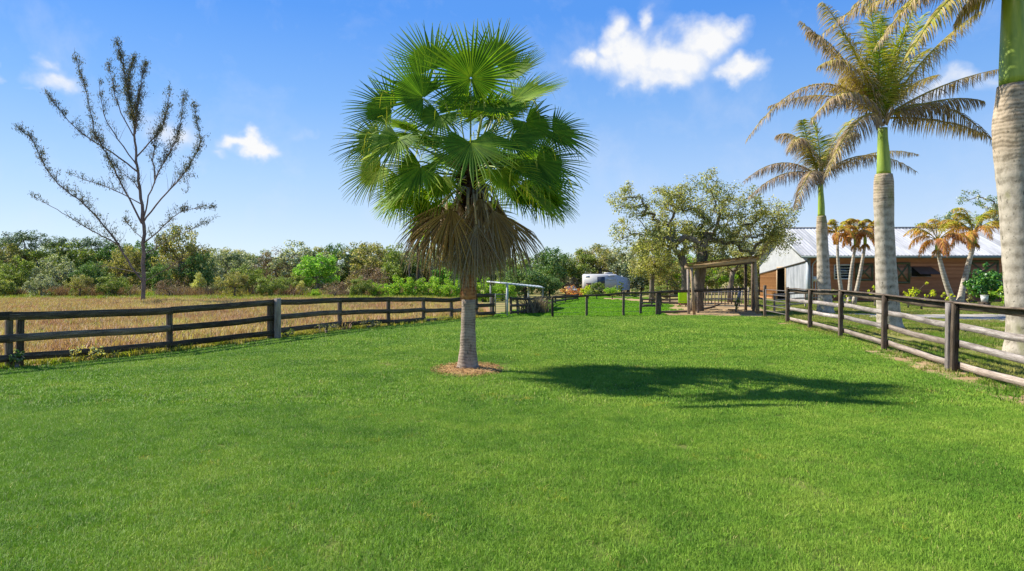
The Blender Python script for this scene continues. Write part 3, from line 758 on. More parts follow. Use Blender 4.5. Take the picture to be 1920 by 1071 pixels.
v,f=ribbed(0,dr,lineZ(0),lineZ(dr),.1,.1,-.02); mb.add(v,f)
mb.build('metal_panel',M['galv'],barn)
M['gable_sheet']=plain('gable_sheet',(.40,.41,.41),.6,.12,1.5)
mb=MB()
for (y0,y1,z0,z1) in ((0,BW/2,EH,RH),(BW/2,BW,RH,EH)):
    v,f=ribbed(y0,y1,z0,z1,lineZ(y0),lineZ(y1),-.06,.3); mb.add(v,f)
mb.build('gable_sheeting',M['gable_sheet'],barn)
mb=MB(); mb.beam((-.1,0,lineZ(0)),(-.1,BW,lineZ(BW)),.06,.09); mb.build('door_track',plain('dark_trim',(.07,.06,.055),.6),barn)
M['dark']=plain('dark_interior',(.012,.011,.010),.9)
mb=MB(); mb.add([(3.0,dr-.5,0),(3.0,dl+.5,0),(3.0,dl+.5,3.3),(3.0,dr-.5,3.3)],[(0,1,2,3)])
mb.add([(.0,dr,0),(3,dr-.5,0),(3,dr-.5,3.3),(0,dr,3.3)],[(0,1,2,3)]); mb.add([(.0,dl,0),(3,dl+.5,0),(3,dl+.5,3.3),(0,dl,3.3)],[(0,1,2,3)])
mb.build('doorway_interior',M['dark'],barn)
mb=MB(); 
for y in (dl,dr): mb.beam((-.05,y,0),(-.05,y,dtop+.1),.08,.16,up=(0,1,0))
mb.beam((-.05,dr,dtop+.15),(-.05,dl,dtop+.15),.1,.14)
mb.build('door_frame',M['wood_tan'],barn)
# corner trim, downspout
M['trim_green']=plain('trim_green',(.15,.20,.19),.5,.1)
mb=MB(); mb.box((-.09,-.09,0),(.16,-.031,EH)); mb.box((-.09,-.031,0),(-.03,.3,lineZ(0)-.05)); mb.build('corner_trim',plain('corner_grey',(.33,.38,.42),.5,.1),barn)
mb=MB(); mb.tube([(.62,-.55,EH-.22),(.60,-.5,EH-.40),(.50,-.25,EH-.62),(.34,-.12,EH-.85),(.30,-.1,EH-1.1),(.30,-.1,.1)],.06,8); mb.build('downspout',plain('spout',(.36,.40,.42),.45,.1),barn,True)
# roof
m,nt,b=newmat('roof_metal'); co=obj_co(nt)
sx=nt.nodes.new('ShaderNodeSeparateXYZ'); nt.links.new(co,sx.inputs[0])
wn_=nt.nodes.new('ShaderNodeTexWhiteNoise'); wn_.noise_dimensions='1D'; nt.links.new(math_(nt,'FLOOR',math_(nt,'MULTIPLY',sx.outputs[0],1/.9)),wn_.inputs['W'])
x=math_(nt,'ADD',nz(nt,1.0,6,mp(nt,co,(2.5,.4,.4)),.7),math_(nt,'MULTIPLY_ADD',wn_.outputs[0],.3,-.15))
nt.links.new(ramp(nt,x,[(.3,(.36,.355,.335)),(.5,(.50,.49,.465)),(.7,(.61,.60,.57))]),b.inputs['Base Color']); b.inputs['Roughness'].default_value=.5; b.inputs['Metallic'].default_value=.0; b.inputs['Specular IOR Level'].default_value=.2
M['roof']=m
ov=.65; sl_=(RH-EH)/(BW/2)
for nm,ya,yb_,s in (('roof',-ov,BW/2,1),('roof_back',BW+ov,BW/2,-1)):
    mb=MB(); V=[]; n=int((BL+1)/.3)*4
    for i in range(n+1):
        x=-.75+(BL+1.2)*i/n; zo=.04 if (i%4)==1 else 0
        V+=[(x,ya,EH+.08-ov*sl_+zo),(x,yb_,RH+.12+zo)]
    f=[(2*i,2*i+2,2*i+3,2*i+1) for i in range(n)]
    if s<0: f=[q[::-1] for q in f]
    mb.add(V,f); mb.add([(a_[0],a_[1],a_[2]-.1) for a_ in V],[q[::-1] for q in f])
    mb.build(nm,M['roof'],barn)
mb=MB(); mb.beam((-.8,BW/2,RH+.17),(BL+.45,BW/2,RH+.17),.4,.06); mb.build('ridge_cap',M['gable_sheet'],barn)
mb=MB(); 
mb.beam((-.78,-ov,EH-ov*sl_),(-.78,BW/2,RH+.02),.05,.24); mb.beam((-.78,BW+ov,EH-ov*sl_),(-.78,BW/2,RH+.02),.05,.24)
mb.build('barge_board',plain('barge',(.42,.44,.44),.5,.1),barn)
mb=MB(); mb.add([(-.75,-ov,EH-ov*sl_-.03),(-.75,BW/2,RH-.04),(0,BW/2,RH-.04),(0,-ov,EH-ov*sl_-.03)],[(0,3,2,1)])
mb.add([(-.75,BW+ov,EH-ov*sl_-.03),(-.75,BW/2,RH-.04),(0,BW/2,RH-.04),(0,BW+ov,EH-ov*sl_-.03)],[(0,1,2,3)])
mb.build('soffit',M['wood_mid'],barn)
mb=MB(); mb.box((-.8,-ov-.14,EH-ov*sl_-.14),(BL+.4,-ov-.02,EH-ov*sl_+.06)); mb.build('gutter',M['trim_green'],barn)
# window with louvres
def wrect(x0,y0,x1,y1):
    a=front_at(x0,y1); c=front_at(x1,y0); return a.x,c.x,a.z,c.z
M['white_paint']=plain('white_paint',(.62,.62,.58),.5,.08)
M['glass']=plain('dark_glass',(.02,.025,.03),.12,.2,2,0,.6)
x0,x1,z0,z1=wrect(1563,496,1597,524)
mb=MB(); T=.09
mb.box((x0,-.09,z0),(x1,-.035,z0+T)); mb.box((x0,-.09,z1-T),(x1,-.035,z1)); mb.box((x0,-.092,z0+T),(x0+T,-.037,z1-T)); mb.box((x1-T,-.092,z0+T),(x1,-.037,z1-T))
wdw=mb.build('window',M['white_paint'],barn)
mb=MB(); mb.box((x0+T,-.045,z0+T),(x1-T,-.033,z1-T)); mb.build('pane',M['glass'],wdw)
mb=MB()
for k in range(1,5):
    zz=z0+T+(z1-z0-2*T)*k/5; mb.box((x0+T,-.075,zz-.02),(x1-T,-.047,zz+.02))
mb.build('louvre_bar',M['white_paint'],wdw)
# barn shutters with crossed boards
M['shutter_frame']=plain('shutter_frame',(.09,.095,.045),.6,.2)
M['shutter_panel']=sidingmat('shutter_panel',(.24,.10,.05),(.40,.19,.10))
def xdoor(px0,py0,px1,py1,nm='shutter'):
    x0,x1,z0,z1=wrect(px0,py0,px1,py1); T=.17
    mb=MB(); mb.box((x0+T,-.06,z0+T),(x1-T,-.034,z1-T)); pn=mb.build(nm,M['shutter_panel'],barn)
    mb=MB(); mb.box((x0,-.09,z0),(x1,-.035,z0+T)); mb.box((x0,-.09,z1-T),(x1,-.035,z1)); mb.box((x0,-.093,z0+T),(x0+T,-.036,z1-T)); mb.box((x1-T,-.093,z0+T),(x1,-.036,z1-T))
    mb.beam((x0+T*.6,-.075,z0+T*.6),(x1-T*.6,-.075,z1-T*.6),.024,.14,up=(0,0,1)); mb.beam((x0+T*.6,-.079,z1-T*.6),(x1-T*.6,-.079,z0+T*.6),.022,.14,up=(0,0,1))
    mb.build('cross_brace',M['shutter_frame'],pn)
xdoor(1603,494,1637,527); xdoor(1674,492,1706,532); xdoor(1815,488,1872,532)
# awning opening
x0,x1,z0,z1=wrect(1708,501,1745,518)
mb=MB(); mb.box((x0,-.05,z0),(x1,-.033,z1)); op=mb.build('hatch_opening',M['dark'],barn)
mb=MB(); mb.add([(x0+.05,-.06,z1),(x1,-.06,z1),(x1+.45,-.75,z0+.15),(x0+.35,-.75,z0+.15)],[(0,1,2,3)]); mb.add([(x0+.05,-.06,z1+.03),(x1,-.06,z1+.03),(x1+.45,-.75,z0+.18),(x0+.35,-.75,z0+.18)],[(3,2,1,0)])
mb.build('hatch_flap',plain('hatch_flap',(.10,.055,.035),.6,.3),op)
mb=MB(); mb.box((x0-.06,-.08,z0-.05),(x0,-.03,z1+.05)); mb.box((x0-.06,-.078,z0-.07),(x1+.05,-.032,z0-.01)); mb.build('hatch_frame',M['wood_mid'],op)
x0,x1,z0,z1=wrect(1524,519,1533,528)
mb=MB(); mb.box((x0,-.16,z0),(x1,-.03,z1)); mb.box((x0-.02,-.165,z1-.02),(x1+.02,-.12,z1+.02)); mb.tube([((x0+x1)/2,-.06,z0),((x0+x1)/2,-.06,0)],.03,6); mb.build('meter_box',M['white_paint'],barn)
mb=MB(); x0,x1,z0,z1=wrect(1709,480,1712,484); mb.tube([(x0+.05,-.05,z1),(x0+.05,-.3,z1),(x0+.05,-.35,z0)],.05,6); mb.build('lamp',M['white_paint'],barn)
mb=MB(); mb.box((.0,-.02,-.05),(BL,-.001,.0)); mb.box((BL-.01,0,0),(BL,BW,EH)); mb.box((0,BW-.02,0),(BL,BW,EH)); mb.build('rear_walls',M['siding'],barn)

# ------------------------------------------------------------------ fan palm (centre)
palm=empty('fan_palm',PALM); tag(palm,'tall fan palm with green fan leaves and brown skirt standing on the open lawn','palm tree')
PY=PALM.y
def wl(px,py,dy=0):                      # palm-local point from a pixel at the palm's depth (+dy)
    v=W(px,py,PY+dy); return v-PALM
mb=MB()
prof=[(692,29),(686,24.5),(676,22),(660,20),(640,18.5),(610,17.5),(580,16.2)]
zs=[];rs=[];pts=[]
for i in range(41):
    t=i/40; z=t*4.6
    py=692-z*F/PY
    rr=np.interp(-py,[-692,-688,-676,-655,-620,-580,-540,-500,-380],[26,23,19,16,14,13,13,13,14])/F*PY
    rr*=1+.02*math.sin(z*40)+.015*noise.noise(Vector((0,z*6,1)))
    cx=np.interp(z,[0,2,4.6],[wl(877,0).x+0.0,wl(879,0).x,wl(883,0).x])
    pts.append((cx,0,z-.03)); rs.append(rr)
k=14
mb.tube(pts[:k+1],rs[:k+1],28); mb.build('trunk',M['wash_trunk'],palm,True)
mb=MB(); mb.tube(pts[k:],rs[k:],28)
for i in range(160):                       # fibres on the upper trunk
    a=rnd.uniform(0,2*PI); z=rnd.uniform(1.75,3.0); r0=.185
    c=Vector((math.cos(a),math.sin(a),0)); x0=pts[k][0]
    p=Vector((x0,0,z))+c*(r0-.035)
    mb.tube([p,p+c*.03+Vector((0,0,-.12)),p+c*.035+Vector((0,0,-.25))],[.006,.006,.001],4)
mb.build('fibrous_trunk',M['wash_red'],palm,True)
# leaf base boots
mb=MB(); cx=wl(885,0).x
for ring in range(10):
    z=3.45+ring*.11
    for j in range(9):
        a=j*2*PI/9+ring*.35+rnd.uniform(-.1,.1); c=Vector((math.cos(a),math.sin(a),0)); s_=Vector((-c.y,c.x,0))
        p=Vector((cx,0,z))+c*.17
        L=rnd.uniform(.16,.34)
        tip=p+c*L*.8+Vector((0,0,L*.75)); 
        mb.beam(p,tip,.10,.03,a=rnd.random(),up=c)
mb.tube([(cx,0,3.2),(cx,0,4.0),(cx,0,4.55)],[.2,.27,.10],12)
mb.build('leaf_bases',M['boots'],palm)

def fan(mb,hub,axis,nrm,R=1.1,A=120,nseg=46,droop=.25,dry=0.0,rng=rnd,broken=.12,cup=.25,tipdrop=.35,fold=1.0,unite=.36,ragged=0.0):
    ax=Vector(axis).normalized(); n=Vector(nrm); n=(n-ax*n.dot(ax)).normalized(); sd=ax.cross(n)
    A=math.radians(A); dphi=2*A/nseg
    fr=[.02,.2,.4,.55,.68,.8,.9,1.0]
    V=[];Fc=[];At=[]
    base=len(V)
    for i in range(nseg):
        ph=-A+dphi*(i+.5); rel=abs(ph)/A
        Ri=R*(1-.30*rel**2.2)*rng.uniform(.94,1.04)
        br=rng.random()<broken; bp_=rng.uniform(.5,.75); tw=rng.uniform(-.05,.05)
        d=ax*math.cos(ph)+sd*math.sin(ph); d=(d+n*rng.uniform(-ragged,ragged)+sd*rng.uniform(-ragged,ragged)*.4).normalized(); pr=-ax*math.sin(ph)+sd*math.cos(ph)
        p=Vector(hub); prev=0; dirv=(d+n*(cup*(rel**1.5))).normalized()
        segdry=dry+rng.uniform(-.12,.12)*(1 if ragged==0 else 2.6)
        b0=len(V)
        for k,f in enumerate(fr):
            step=(f-prev)*Ri; prev=f
            g=droop*f*f*.5+(tipdrop*max(0,f-.6)**1.2*1.6)
            if br and f>bp_: g+=1.6
            dirv=(dirv+Vector((0,0,-1))*g*.35+pr*tw*(f>.5)).normalized()
            p=p+dirv*step
            if f<unite: hw=Ri*f*math.sin(dphi/2)*1.16
            else: hw=Ri*max(.5,unite)*math.sin(dphi/2)*1.05*max(0,(1-f)/(1-unite))**.8+.0015
            hw=max(hw,.003)
            pl=fold*hw*.95
            up=n
            V+= [p-pr*hw-up*pl*.0, p+up*pl, p+pr*hw-up*pl*.0]
            av=segdry+.16*(f<.15)+.25*max(0,f-.72)/.28*(1 if dry<.5 else .5)+(.35 if (br and f>bp_) else 0)
            At+=[av,av,av]
        for k in range(len(fr)-1):
            a0=b0+3*k
            Fc+=[(a0,a0+1,a0+4,a0+3),(a0+1,a0+2,a0+5,a0+4)]
    mb.add(V,Fc,np.asarray(At))
live=MB(); pet=MB()
ORG=Vector((wl(882,0).x,0,CZ-(330-HZ)*PY/F))    # crown heart
def live_leaf(hub,ax,nrm,R,org=None,**k):
    hub=Vector(hub); o=Vector(org) if org else ORG+Vector((hub-ORG)).normalized()*.12
    v=hub-o; L=v.length
    midp=o+v*.5+Vector((0,0,.10*L)) if v.z<L*.8 else o+v*.5
    pts_=[o, o.lerp(midp,.5)+Vector((0,0,.01)), midp, midp.lerp(hub,.5)+Vector((0,0,.02)), hub]
    pet.tube(pts_,[.03,.024,.019,.015,.012],6)
    fan(live,hub,ax,nrm,R,**k)
# leaves read from the photograph: hub px,py, depth offset, axis (image x, image up, depth), normal, R
spec=[
 (883,147,-.75,(0,1,-.18),(0,-.2,-1),1.16,dict(A=170,droop=.03,tipdrop=.03,nseg=52,broken=.02,cup=.0)),
 (812,128,-.25,(-.38,1,.1),(.3,.1,-1),1.16,dict(A=105,droop=.03,tipdrop=.03,broken=.04,cup=.1)),
 (925,118,.15,(.42,1,.1),(-.2,.1,-1),1.12,dict(A=108,droop=.03,tipdrop=.03,broken=.04,cup=.1,dry=.12)),
 (794,184,-.7,(-.85,.55,-.25),(.25,.45,-.9),1.22,dict(A=110,droop=.06,tipdrop=.08,broken=.03)),
 (963,190,-.35,(.9,.38,-.1),(-.2,.75,-.5),1.22,dict(A=85,droop=.12,tipdrop=.12,broken=.12,dry=.12)),
 (952,150,.3,(.7,.9,.2),(-.5,.5,-.6),1.1,dict(A=95,droop=.1)),
 (933,202,-.75,(.25,-.35,-.7),(.1,.55,-.8),.85,dict(A=130,droop=.25,broken=.1)),
 (735,205,-.1,(-.92,.22,.05),(.0,.45,-.9),1.12,dict(A=105,droop=.12,tipdrop=.2,broken=.12,dry=.05)),
 (825,216,-.7,(-.3,-.5,-.45),(-.1,.4,-.9),.95,dict(A=120,droop=.3,broken=.12)),
 (712,262,-.1,(-.95,-.25,-.1),(-.2,.6,-.8),1.15,dict(A=95,droop=.25,broken=.2,dry=.06)),
 (748,258,-.7,(-.45,-.55,-.4),(-.3,.5,-.8),1.15,dict(A=115,droop=.5,broken=.3,dry=.05)),
 (883,268,-1.45,(.05,-.62,-.55),(0,.75,-.65),1.25,dict(A=125,droop=.15,tipdrop=.15,broken=.06,nseg=50)),
 (985,228,-.35,(.65,-.6,-.2),(.35,.55,-.8),1.15,dict(A=118,droop=.4,broken=.2)),
 (1035,246,.0,(.92,-.35,0),(.3,.65,-.7),1.15,dict(A=105,droop=.3,tipdrop=.2,broken=.1)),
 (1005,300,-.45,(.75,-.62,-.25),(.5,.4,-.8),1.3,dict(A=115,droop=.25,tipdrop=.1,broken=.06,nseg=50)),
 (790,312,-.85,(-.55,-.75,-.35),(-.35,.45,-.8),1.15,dict(A=118,droop=.2,broken=.06,dry=.1)),
 (715,310,.1,(-.8,-.55,.0),(-.4,.4,-.8),1.15,dict(A=105,droop=.3,dry=.25,broken=.1)),
 (940,318,-.9,(.35,-.8,-.3),(.2,.4,-.9),.95,dict(A=100,droop=.3,dry=.15,broken=.1)),
 (830,332,-.5,(-.35,-.9,-.15),(-.2,.3,-.9),.9,dict(A=95,droop=.2,dry=.2,broken=.1)),
 (1010,335,.3,(.5,-.85,.1),(.4,.2,-.9),1.2,dict(A=105,droop=.2,broken=.05)),
 (760,345,.4,(-.55,-.8,.1),(-.4,.2,-.9),1.1,dict(A=100,droop=.2,dry=.22,broken=.05)),
 (955,262,-.9,(.45,-.5,-.6),(.2,.7,-.7),1.0,dict(A=118,droop=.4,broken=.15)),
 (860,205,.2,(-.15,.8,.4),(0,.3,-1),1.0,dict(A=110,droop=.15)),
 (905,215,-.45,(.15,.3,-.7),(0,.85,-.3),1.0,dict(A=120,droop=.5,broken=.3,dry=.1)),
]
for px,py,dy,ax,nr,R,kw in spec:
    h=wl(px,py,dy*(1.55 if dy<0 else 1.9))
    live_leaf(h,Vector((ax[0],ax[2],ax[1])),Vector((nr[0],nr[2],nr[1])),R,**kw)
for i in range(25):                         # the far side of the crown
    az=math.radians(15+150*(i*.618%1)); el=math.radians([60,35,12,-10,-32][i%5]+rnd.uniform(-8,8))
    d=Vector((math.cos(az)*math.cos(el),math.sin(az)*math.cos(el),math.sin(el)))
    h=ORG+d*rnd.uniform(1.35,1.75)+Vector((0,0,.15))
    ax=(d+Vector((0,0,-.35-.2*(el<0)))).normalized()
    nr=Vector((-d.x*.4,-d.y*.4,1)) if el<1 else -d
    live_leaf(h,ax,nr,rnd.uniform(1.0,1.2),A=110,droop=.3,broken=.12,dry=rnd.uniform(0,.15))
for az_,el_,L_ in ((215,-14,1.45),(318,-4,1.5),(340,-20,1.5),(200,18,1.5)):
    az=math.radians(az_); el=math.radians(el_); d=Vector((math.cos(az)*math.cos(el),math.sin(az)*math.cos(el),math.sin(el)))
    live_leaf(ORG+d*L_+Vector((0,0,.1)),(d+Vector((0,0,-.55))).normalized(),Vector((-d.x*.5,-d.y*.5,1)),1.08,A=112,droop=.35,broken=.2,dry=rnd.uniform(0,.18))
pet.build('petioles',M['petiole'],palm,True)
# pale torn strips hanging between the leaves
mb=live
for i in range(36):
    px=rnd.choice([rnd.gauss(815,40),rnd.gauss(930,30),rnd.gauss(745,35),rnd.gauss(870,40)]); py=rnd.uniform(165,270)
    p=wl(px,py,rnd.uniform(-1.25,-.6)); a=rnd.uniform(-1,1); L=rnd.uniform(.2,.42)
    q=[p,p+Vector((a*.12,-.05,.03)),p+Vector((a*.2,-.07,-.3*L)),p+Vector((a*.24,-.08,-L))]
    w_=.008
    V=[]
    for j,e in enumerate(q):
        ww=w_*(1,1,.8,.15)[j]; V+=[e-Vector((ww,0,0)),e+Vector((ww,.004,0))]
    mb.add(V,[(2*j,2*j+1,2*j+3,2*j+2) for j in range(3)],a=rnd.uniform(.35,.62))
live.build('crown',M['fan'],palm)
# dead skirt
dead=MB(); dpet=MB()
for i in range(30):
    az=2*PI*i*.618; ring=i%3
    rad=(.26,.42,.60)[ring]; z=(3.35,3.6,3.72)[ring]+rnd.uniform(-.12,.15)
    c=Vector((math.cos(az),math.sin(az),0)); cx=wl(888,0).x
    hub=Vector((cx,0,z))+c*rad
    o_=Vector((cx,0,z+rnd.uniform(.35,.6)))+c*.2
    dpet.tube([o_,o_.lerp(hub,.5)+c*.1+Vector((0,0,.1)),hub],[.028,.022,.016],6)
    ax=Vector((0,0,-1))+c*(.10,.18,.27)[ring]
    fan(dead,hub,ax,c,rnd.uniform(1.25,1.5),A=rnd.uniform(34,58),nseg=44,droop=1.5,dry=rnd.uniform(.2,.85),unite=.22,ragged=.13,broken=.2,cup=-.15,tipdrop=.5,fold=1.6)
for px,py,dy,ax,R,A_,dr_ in ((846,392,-.75,(-.18,-1,-.25),1.35,62,.02),(812,400,-.35,(-.2,-1,-.1),1.3,50,.5),(893,420,-.85,(.05,-1,-.1),1.25,40,.6),(925,395,-.7,(.25,-1,-.15),1.35,55,.35),
        (952,410,-.3,(.30,-1,-.05),1.2,50,.6),(828,385,-.5,(-.24,-1,-.2),1.2,60,.25),(870,440,-.8,(0,-1,0),1.0,40,.9)):
    hub=wl(px,py,dy); o_=wl(885+(px-885)*.25,350,-.22)
    dpet.tube([o_,o_.lerp(hub,.5)+Vector((0,-.1,.05)),hub],[.03,.026,.018],6)
    fan(dead,hub,Vector((ax[0],ax[2],ax[1])),Vector((.1*ax[0],-1,.1)),R*1.15,A=A_,nseg=44,droop=1.1,dry=dr_*.9,unite=.28,ragged=.10,broken=.15,cup=-.1,tipdrop=.4,fold=1.6)
for i in range(420):
    az=rnd.uniform(0,2*PI); c=Vector((math.cos(az),math.sin(az),0)); rr_=rnd.uniform(.2,.85); zz=3.75-rr_*.75+rnd.uniform(-.35,.2)
    p=Vector((wl(888,0).x,0,zz))+c*rr_; L_=rnd.uniform(.5,1.0)*(1.15-.35*rr_); o1=c*rnd.uniform(-.02,.14)+Vector((rnd.uniform(-.06,.06),rnd.uniform(-.06,.06),0)); w_=rnd.uniform(.008,.017); s_=Vector((-c.y,c.x,0))*w_
    q=[p,p+o1*.6+Vector((0,0,-L_*.35)),p+o1+Vector((0,0,-L_*.75)),p+o1*.9+Vector((0,0,-L_))]; V=[]
    for j,e in enumerate(q): f_=(1,1,.7,.1)[j]; V+=[e-s_*f_,e+s_*f_]
    dead.add(V,[(2*j,2*j+1,2*j+3,2*j+2) for j in range(3)],a=rnd.uniform(.2,1.0))
dead.build('dead_skirt',M['fan_dead'],palm)
for px,px1,y0,y1 in ((877,879,352,410),(895,892,350,425),(905,918,358,420),(868,855,350,395)):
    a_=wl(px,y0,-.3); b_=wl(px1,y1,-.75); dpet.beam(a_,a_.lerp(b_,.6)+Vector((0,-.12,0)),.06,.02); dpet.beam(a_.lerp(b_,.6)+Vector((0,-.12,0)),b_,.045,.02)
dpet.build('dead_petioles',M['petiole_dead'],palm)

# ------------------------------------------------------------------ feather palms
def frond(mb,mr,p0,p1,p2,L=.7,n=60,dry=.5,wd=.045,hang=1.0,rr=.035,seed=0,spread=.9,start=.10):
    r=random.Random(seed); p0,p1,p2=map(Vector,(p0,p1,p2))
    B=lambda t:p0*(1-t)**2+p1*2*t*(1-t)+p2*t*t
    mr.tube([B(i/10) for i in range(11)],[rr*(1-.85*i/10) for i in range(11)],6,a=min(1,.25+dry*.3))
    V=[];Fc=[];At=[]
    for i in range(n):
        t=start+(1-start)*(i+r.random())/n
        p=B(t); T=(B(min(1,t+.02))-B(max(0,t-.02))).normalized()
        S=T.cross(Vector((0,0,1)))
        if S.length<.15: S=Vector((1,0,0))
        S.normalize(); U=S.cross(T)
        for sgn in (-1,1):
            if r.random()<.08: continue
            l=L*math.sin(PI*min(1,.16+.8*t))**.6*r.uniform(.75,1.15)*(1-.25*t)
            d=(S*sgn*spread+T*r.uniform(.5,.8)+U*r.uniform(-.25,.5)).normalized()
            q=Vector(p); wv=T*.5+Vector((r.uniform(-.4,.4),r.uniform(-.4,.4),0)); wv=(wv-d*wv.dot(d)).normalized()
            ld=dry+r.uniform(-.15,.15); b0=len(V)
            for k,(st,wf) in enumerate(((0,.5),(.25,1),(.3,.8),(.25,.5),(.2,.05))):
                d=(d+Vector((0,0,-1))*hang*st*1.9).normalized() if k else d
                q=q+d*l*st
                V+=[q-wv*wd*.5*wf,q+wv*wd*.5*wf]; At+=[ld+.10*k,ld+.10*k]
            Fc+=[(b0+2*k,b0+2*k+1,b0+2*k+3,b0+2*k+2) for k in range(4)]
    mb.add(V,Fc,np.clip(np.asarray(At),0,1))
def royal(name_label,prof,ringed,Y,shaft,cpx,cpy,fronds,seed,nring=24):
    """prof: (py, centre px, half width px) from base to crownshaft; everything at depth Y"""
    base=W(prof[0][1],HZ+CZ*F/Y,Y); base.z=0
    t=empty('royal_palm',base); tag(t,name_label,'palm tree','royal palms in a row behind the right fence')
    L=lambda px,py,dy=0: W(px,py,Y+dy)-base
    ys=[p[0] for p in prof]
    def sect(y0,y1,n):
        P=[];R_=[]
        for i in range(n+1):
            y=y0+(y1-y0)*i/n
            cx=np.interp(-y,[-a for a in ys],[p[1] for p in prof]); hw=np.interp(-y,[-a for a in ys],[p[2] for p in prof])
            P.append(L(cx,y)); R_.append(hw*Y/F*(1+.02*noise.noise(Vector((y*.15,Y,0)))))
        return P,R_
    P,R_=sect(ys[0],ys[-1],60); zr=L(0,ringed).z
    mb=MB(); mb.tube(P,R_,28,a=[min(1,max(0,(p.z-zr)/.8+.5)) for p in P]); mb.build('trunk',M['royal_trunk'],t,True)
    mb=MB(); P=[];R_=[]
    for i in range(13):
        y=shaft[0][0]+(shaft[-1][0]-shaft[0][0])*i/12
        P.append(L(np.interp(-y,[-s[0] for s in shaft],[s[1] for s in shaft]),y)); R_.append(np.interp(-y,[-s[0] for s in shaft],[s[2] for s in shaft])*Y/F)
    mb.tube(P,R_,20); mb.build('crownshaft',M['shaft'],t,True)
    mb=MB(); mr=MB(); c=L(cpx,cpy)
    for k,(x1,y1,d1,x2,y2,d2,dry,Lf,hang) in enumerate(fronds):
        frond(mb,mr,c,L(x1,y1,d1),L(x2,y2,d2),Lf*1.6,135,dry,.036,hang,.05,seed*50+k)
    mb.build('crown',M['royal'],t); mr.build('frond_stems',M['royal'],t,True)
    if shaft[-1][0]>0:                          # brown leaf bases over the shaft
        mb=MB()
        for k in range(26):
            a=rnd.uniform(0,2*PI); s0=c+Vector((math.cos(a)*.15,math.sin(a)*.15,-.35+rnd.uniform(-.1,.3)))
            mb.tube([s0,s0+Vector((math.cos(a)*.12,math.sin(a)*.12,.3)),s0+Vector((math.cos(a)*.3,math.sin(a)*.3,.55))],[.05,.035,.01],5)
        mb.build('leaf_sheaths',M['petiole_dead'],t)
    return t
# control points are quadratic Bezier handles, so "through" points are overshot on purpose
royal('middle royal palm, thick spotted grey trunk with green shaft and ragged brown fronds',
 [(618,1669,25),(610,1668,22),(585,1666,20),(540,1663,19),(480,1660,17.5),(420,1658,16.5),(380,1657,17.5),(340,1657,17),(327,1657,15)],380,26.9,
 [(328,1657,12.5),(300,1657,11.5),(260,1655,9),(240,1655,8.5)],1654,222,
 [(1530,75,0,1400,262,-.3,.62,.62,.8),(1755,150,-.5,1862,265,0,.72,.75,1.0),(1770,215,1.2,1850,255,1.5,.6,.6,.9),(1760,150,.5,1882,128,.6,.72,.6,1.1),
  (1730,90,-.6,1840,20,-.8,.45,.75,1.1),(1690,110,.3,1735,25,.5,.15,.7,.5),(1670,90,-.2,1700,55,-.4,.08,.7,.3),(1622,100,.2,1572,60,.4,.22,.7,.4),
  (1600,75,-.4,1534,125,-.8,.45,.7,1.1),(1570,90,1.0,1500,40,1.4,.5,.7,.9),(1610,180,-1.6,1548,330,-2.1,.6,.75,1.1),(1665,120,1.2,1640,10,1.8,.3,.7,.6),
  (1700,150,1.8,1760,140,2.8,.5,.7,1.0),(1600,130,1.8,1560,170,3.0,.5,.7,1.0),(1640,150,-.7,1655,30,-1.0,.12,.65,.5),(1560,150,1.5,1440,200,2.2,.65,.6,.9),(1590,120,-1.2,1520,230,-1.6,.6,.7,1.1),(1630,140,.6,1575,150,.9,.25,.7,.6),(1700,110,1.2,1745,90,1.8,.3,.7,.8),(1780,170,-1,1845,190,-1.5,.6,.65,1.1),(1650,110,.9,1615,40,1.2,.2,.7,.5),(1690,60,-.8,1725,-12,-1.1,.2,.7,.6),(1590,50,-.5,1540,5,-.9,.42,.7,.9),(1640,40,.4,1625,-20,.7,.12,.7,.4),(1560,60,.8,1515,60,1.2,.55,.7,1.1)],3)
royal('farthest royal palm, slim grey trunk with bright green shaft beside the timber shelter',
 [(589,1548,17),(582,1547,15),(560,1546,12.5),(520,1544,11.5),(480,1543,10.5),(440,1541,10),(420,1541,9.5),(405,1540,8)],440,38,
 [(406,1540,6.5),(385,1540,6),(360,1539,4.8),(345,1538,5)],1537,332,
 [(1620,255,-.5,1718,322,-.5,.7,.75,1.0),(1640,265,1,1722,290,1.4,.65,.6,.9),(1465,275,0,1395,340,-.5,.72,.7,1.0),(1470,300,-1,1403,372,-1.2,.75,.7,1.0),
  (1540,260,0,1522,222,.2,.12,.8,.3),(1560,250,.5,1600,222,1,.3,.8,.7),(1500,215,-.5,1480,285,-1.4,.6,.9,1.1),(1500,230,1,1455,255,1.5,.6,.9,1.0),
  (1575,235,-.8,1610,250,-1.6,.5,.9,1.1),(1520,290,-2,1492,390,-3,.68,.9,1.1),(1545,280,2,1560,290,4,.5,.9,1.0),(1510,260,-.3,1505,225,-.5,.2,.8,.6)],5)
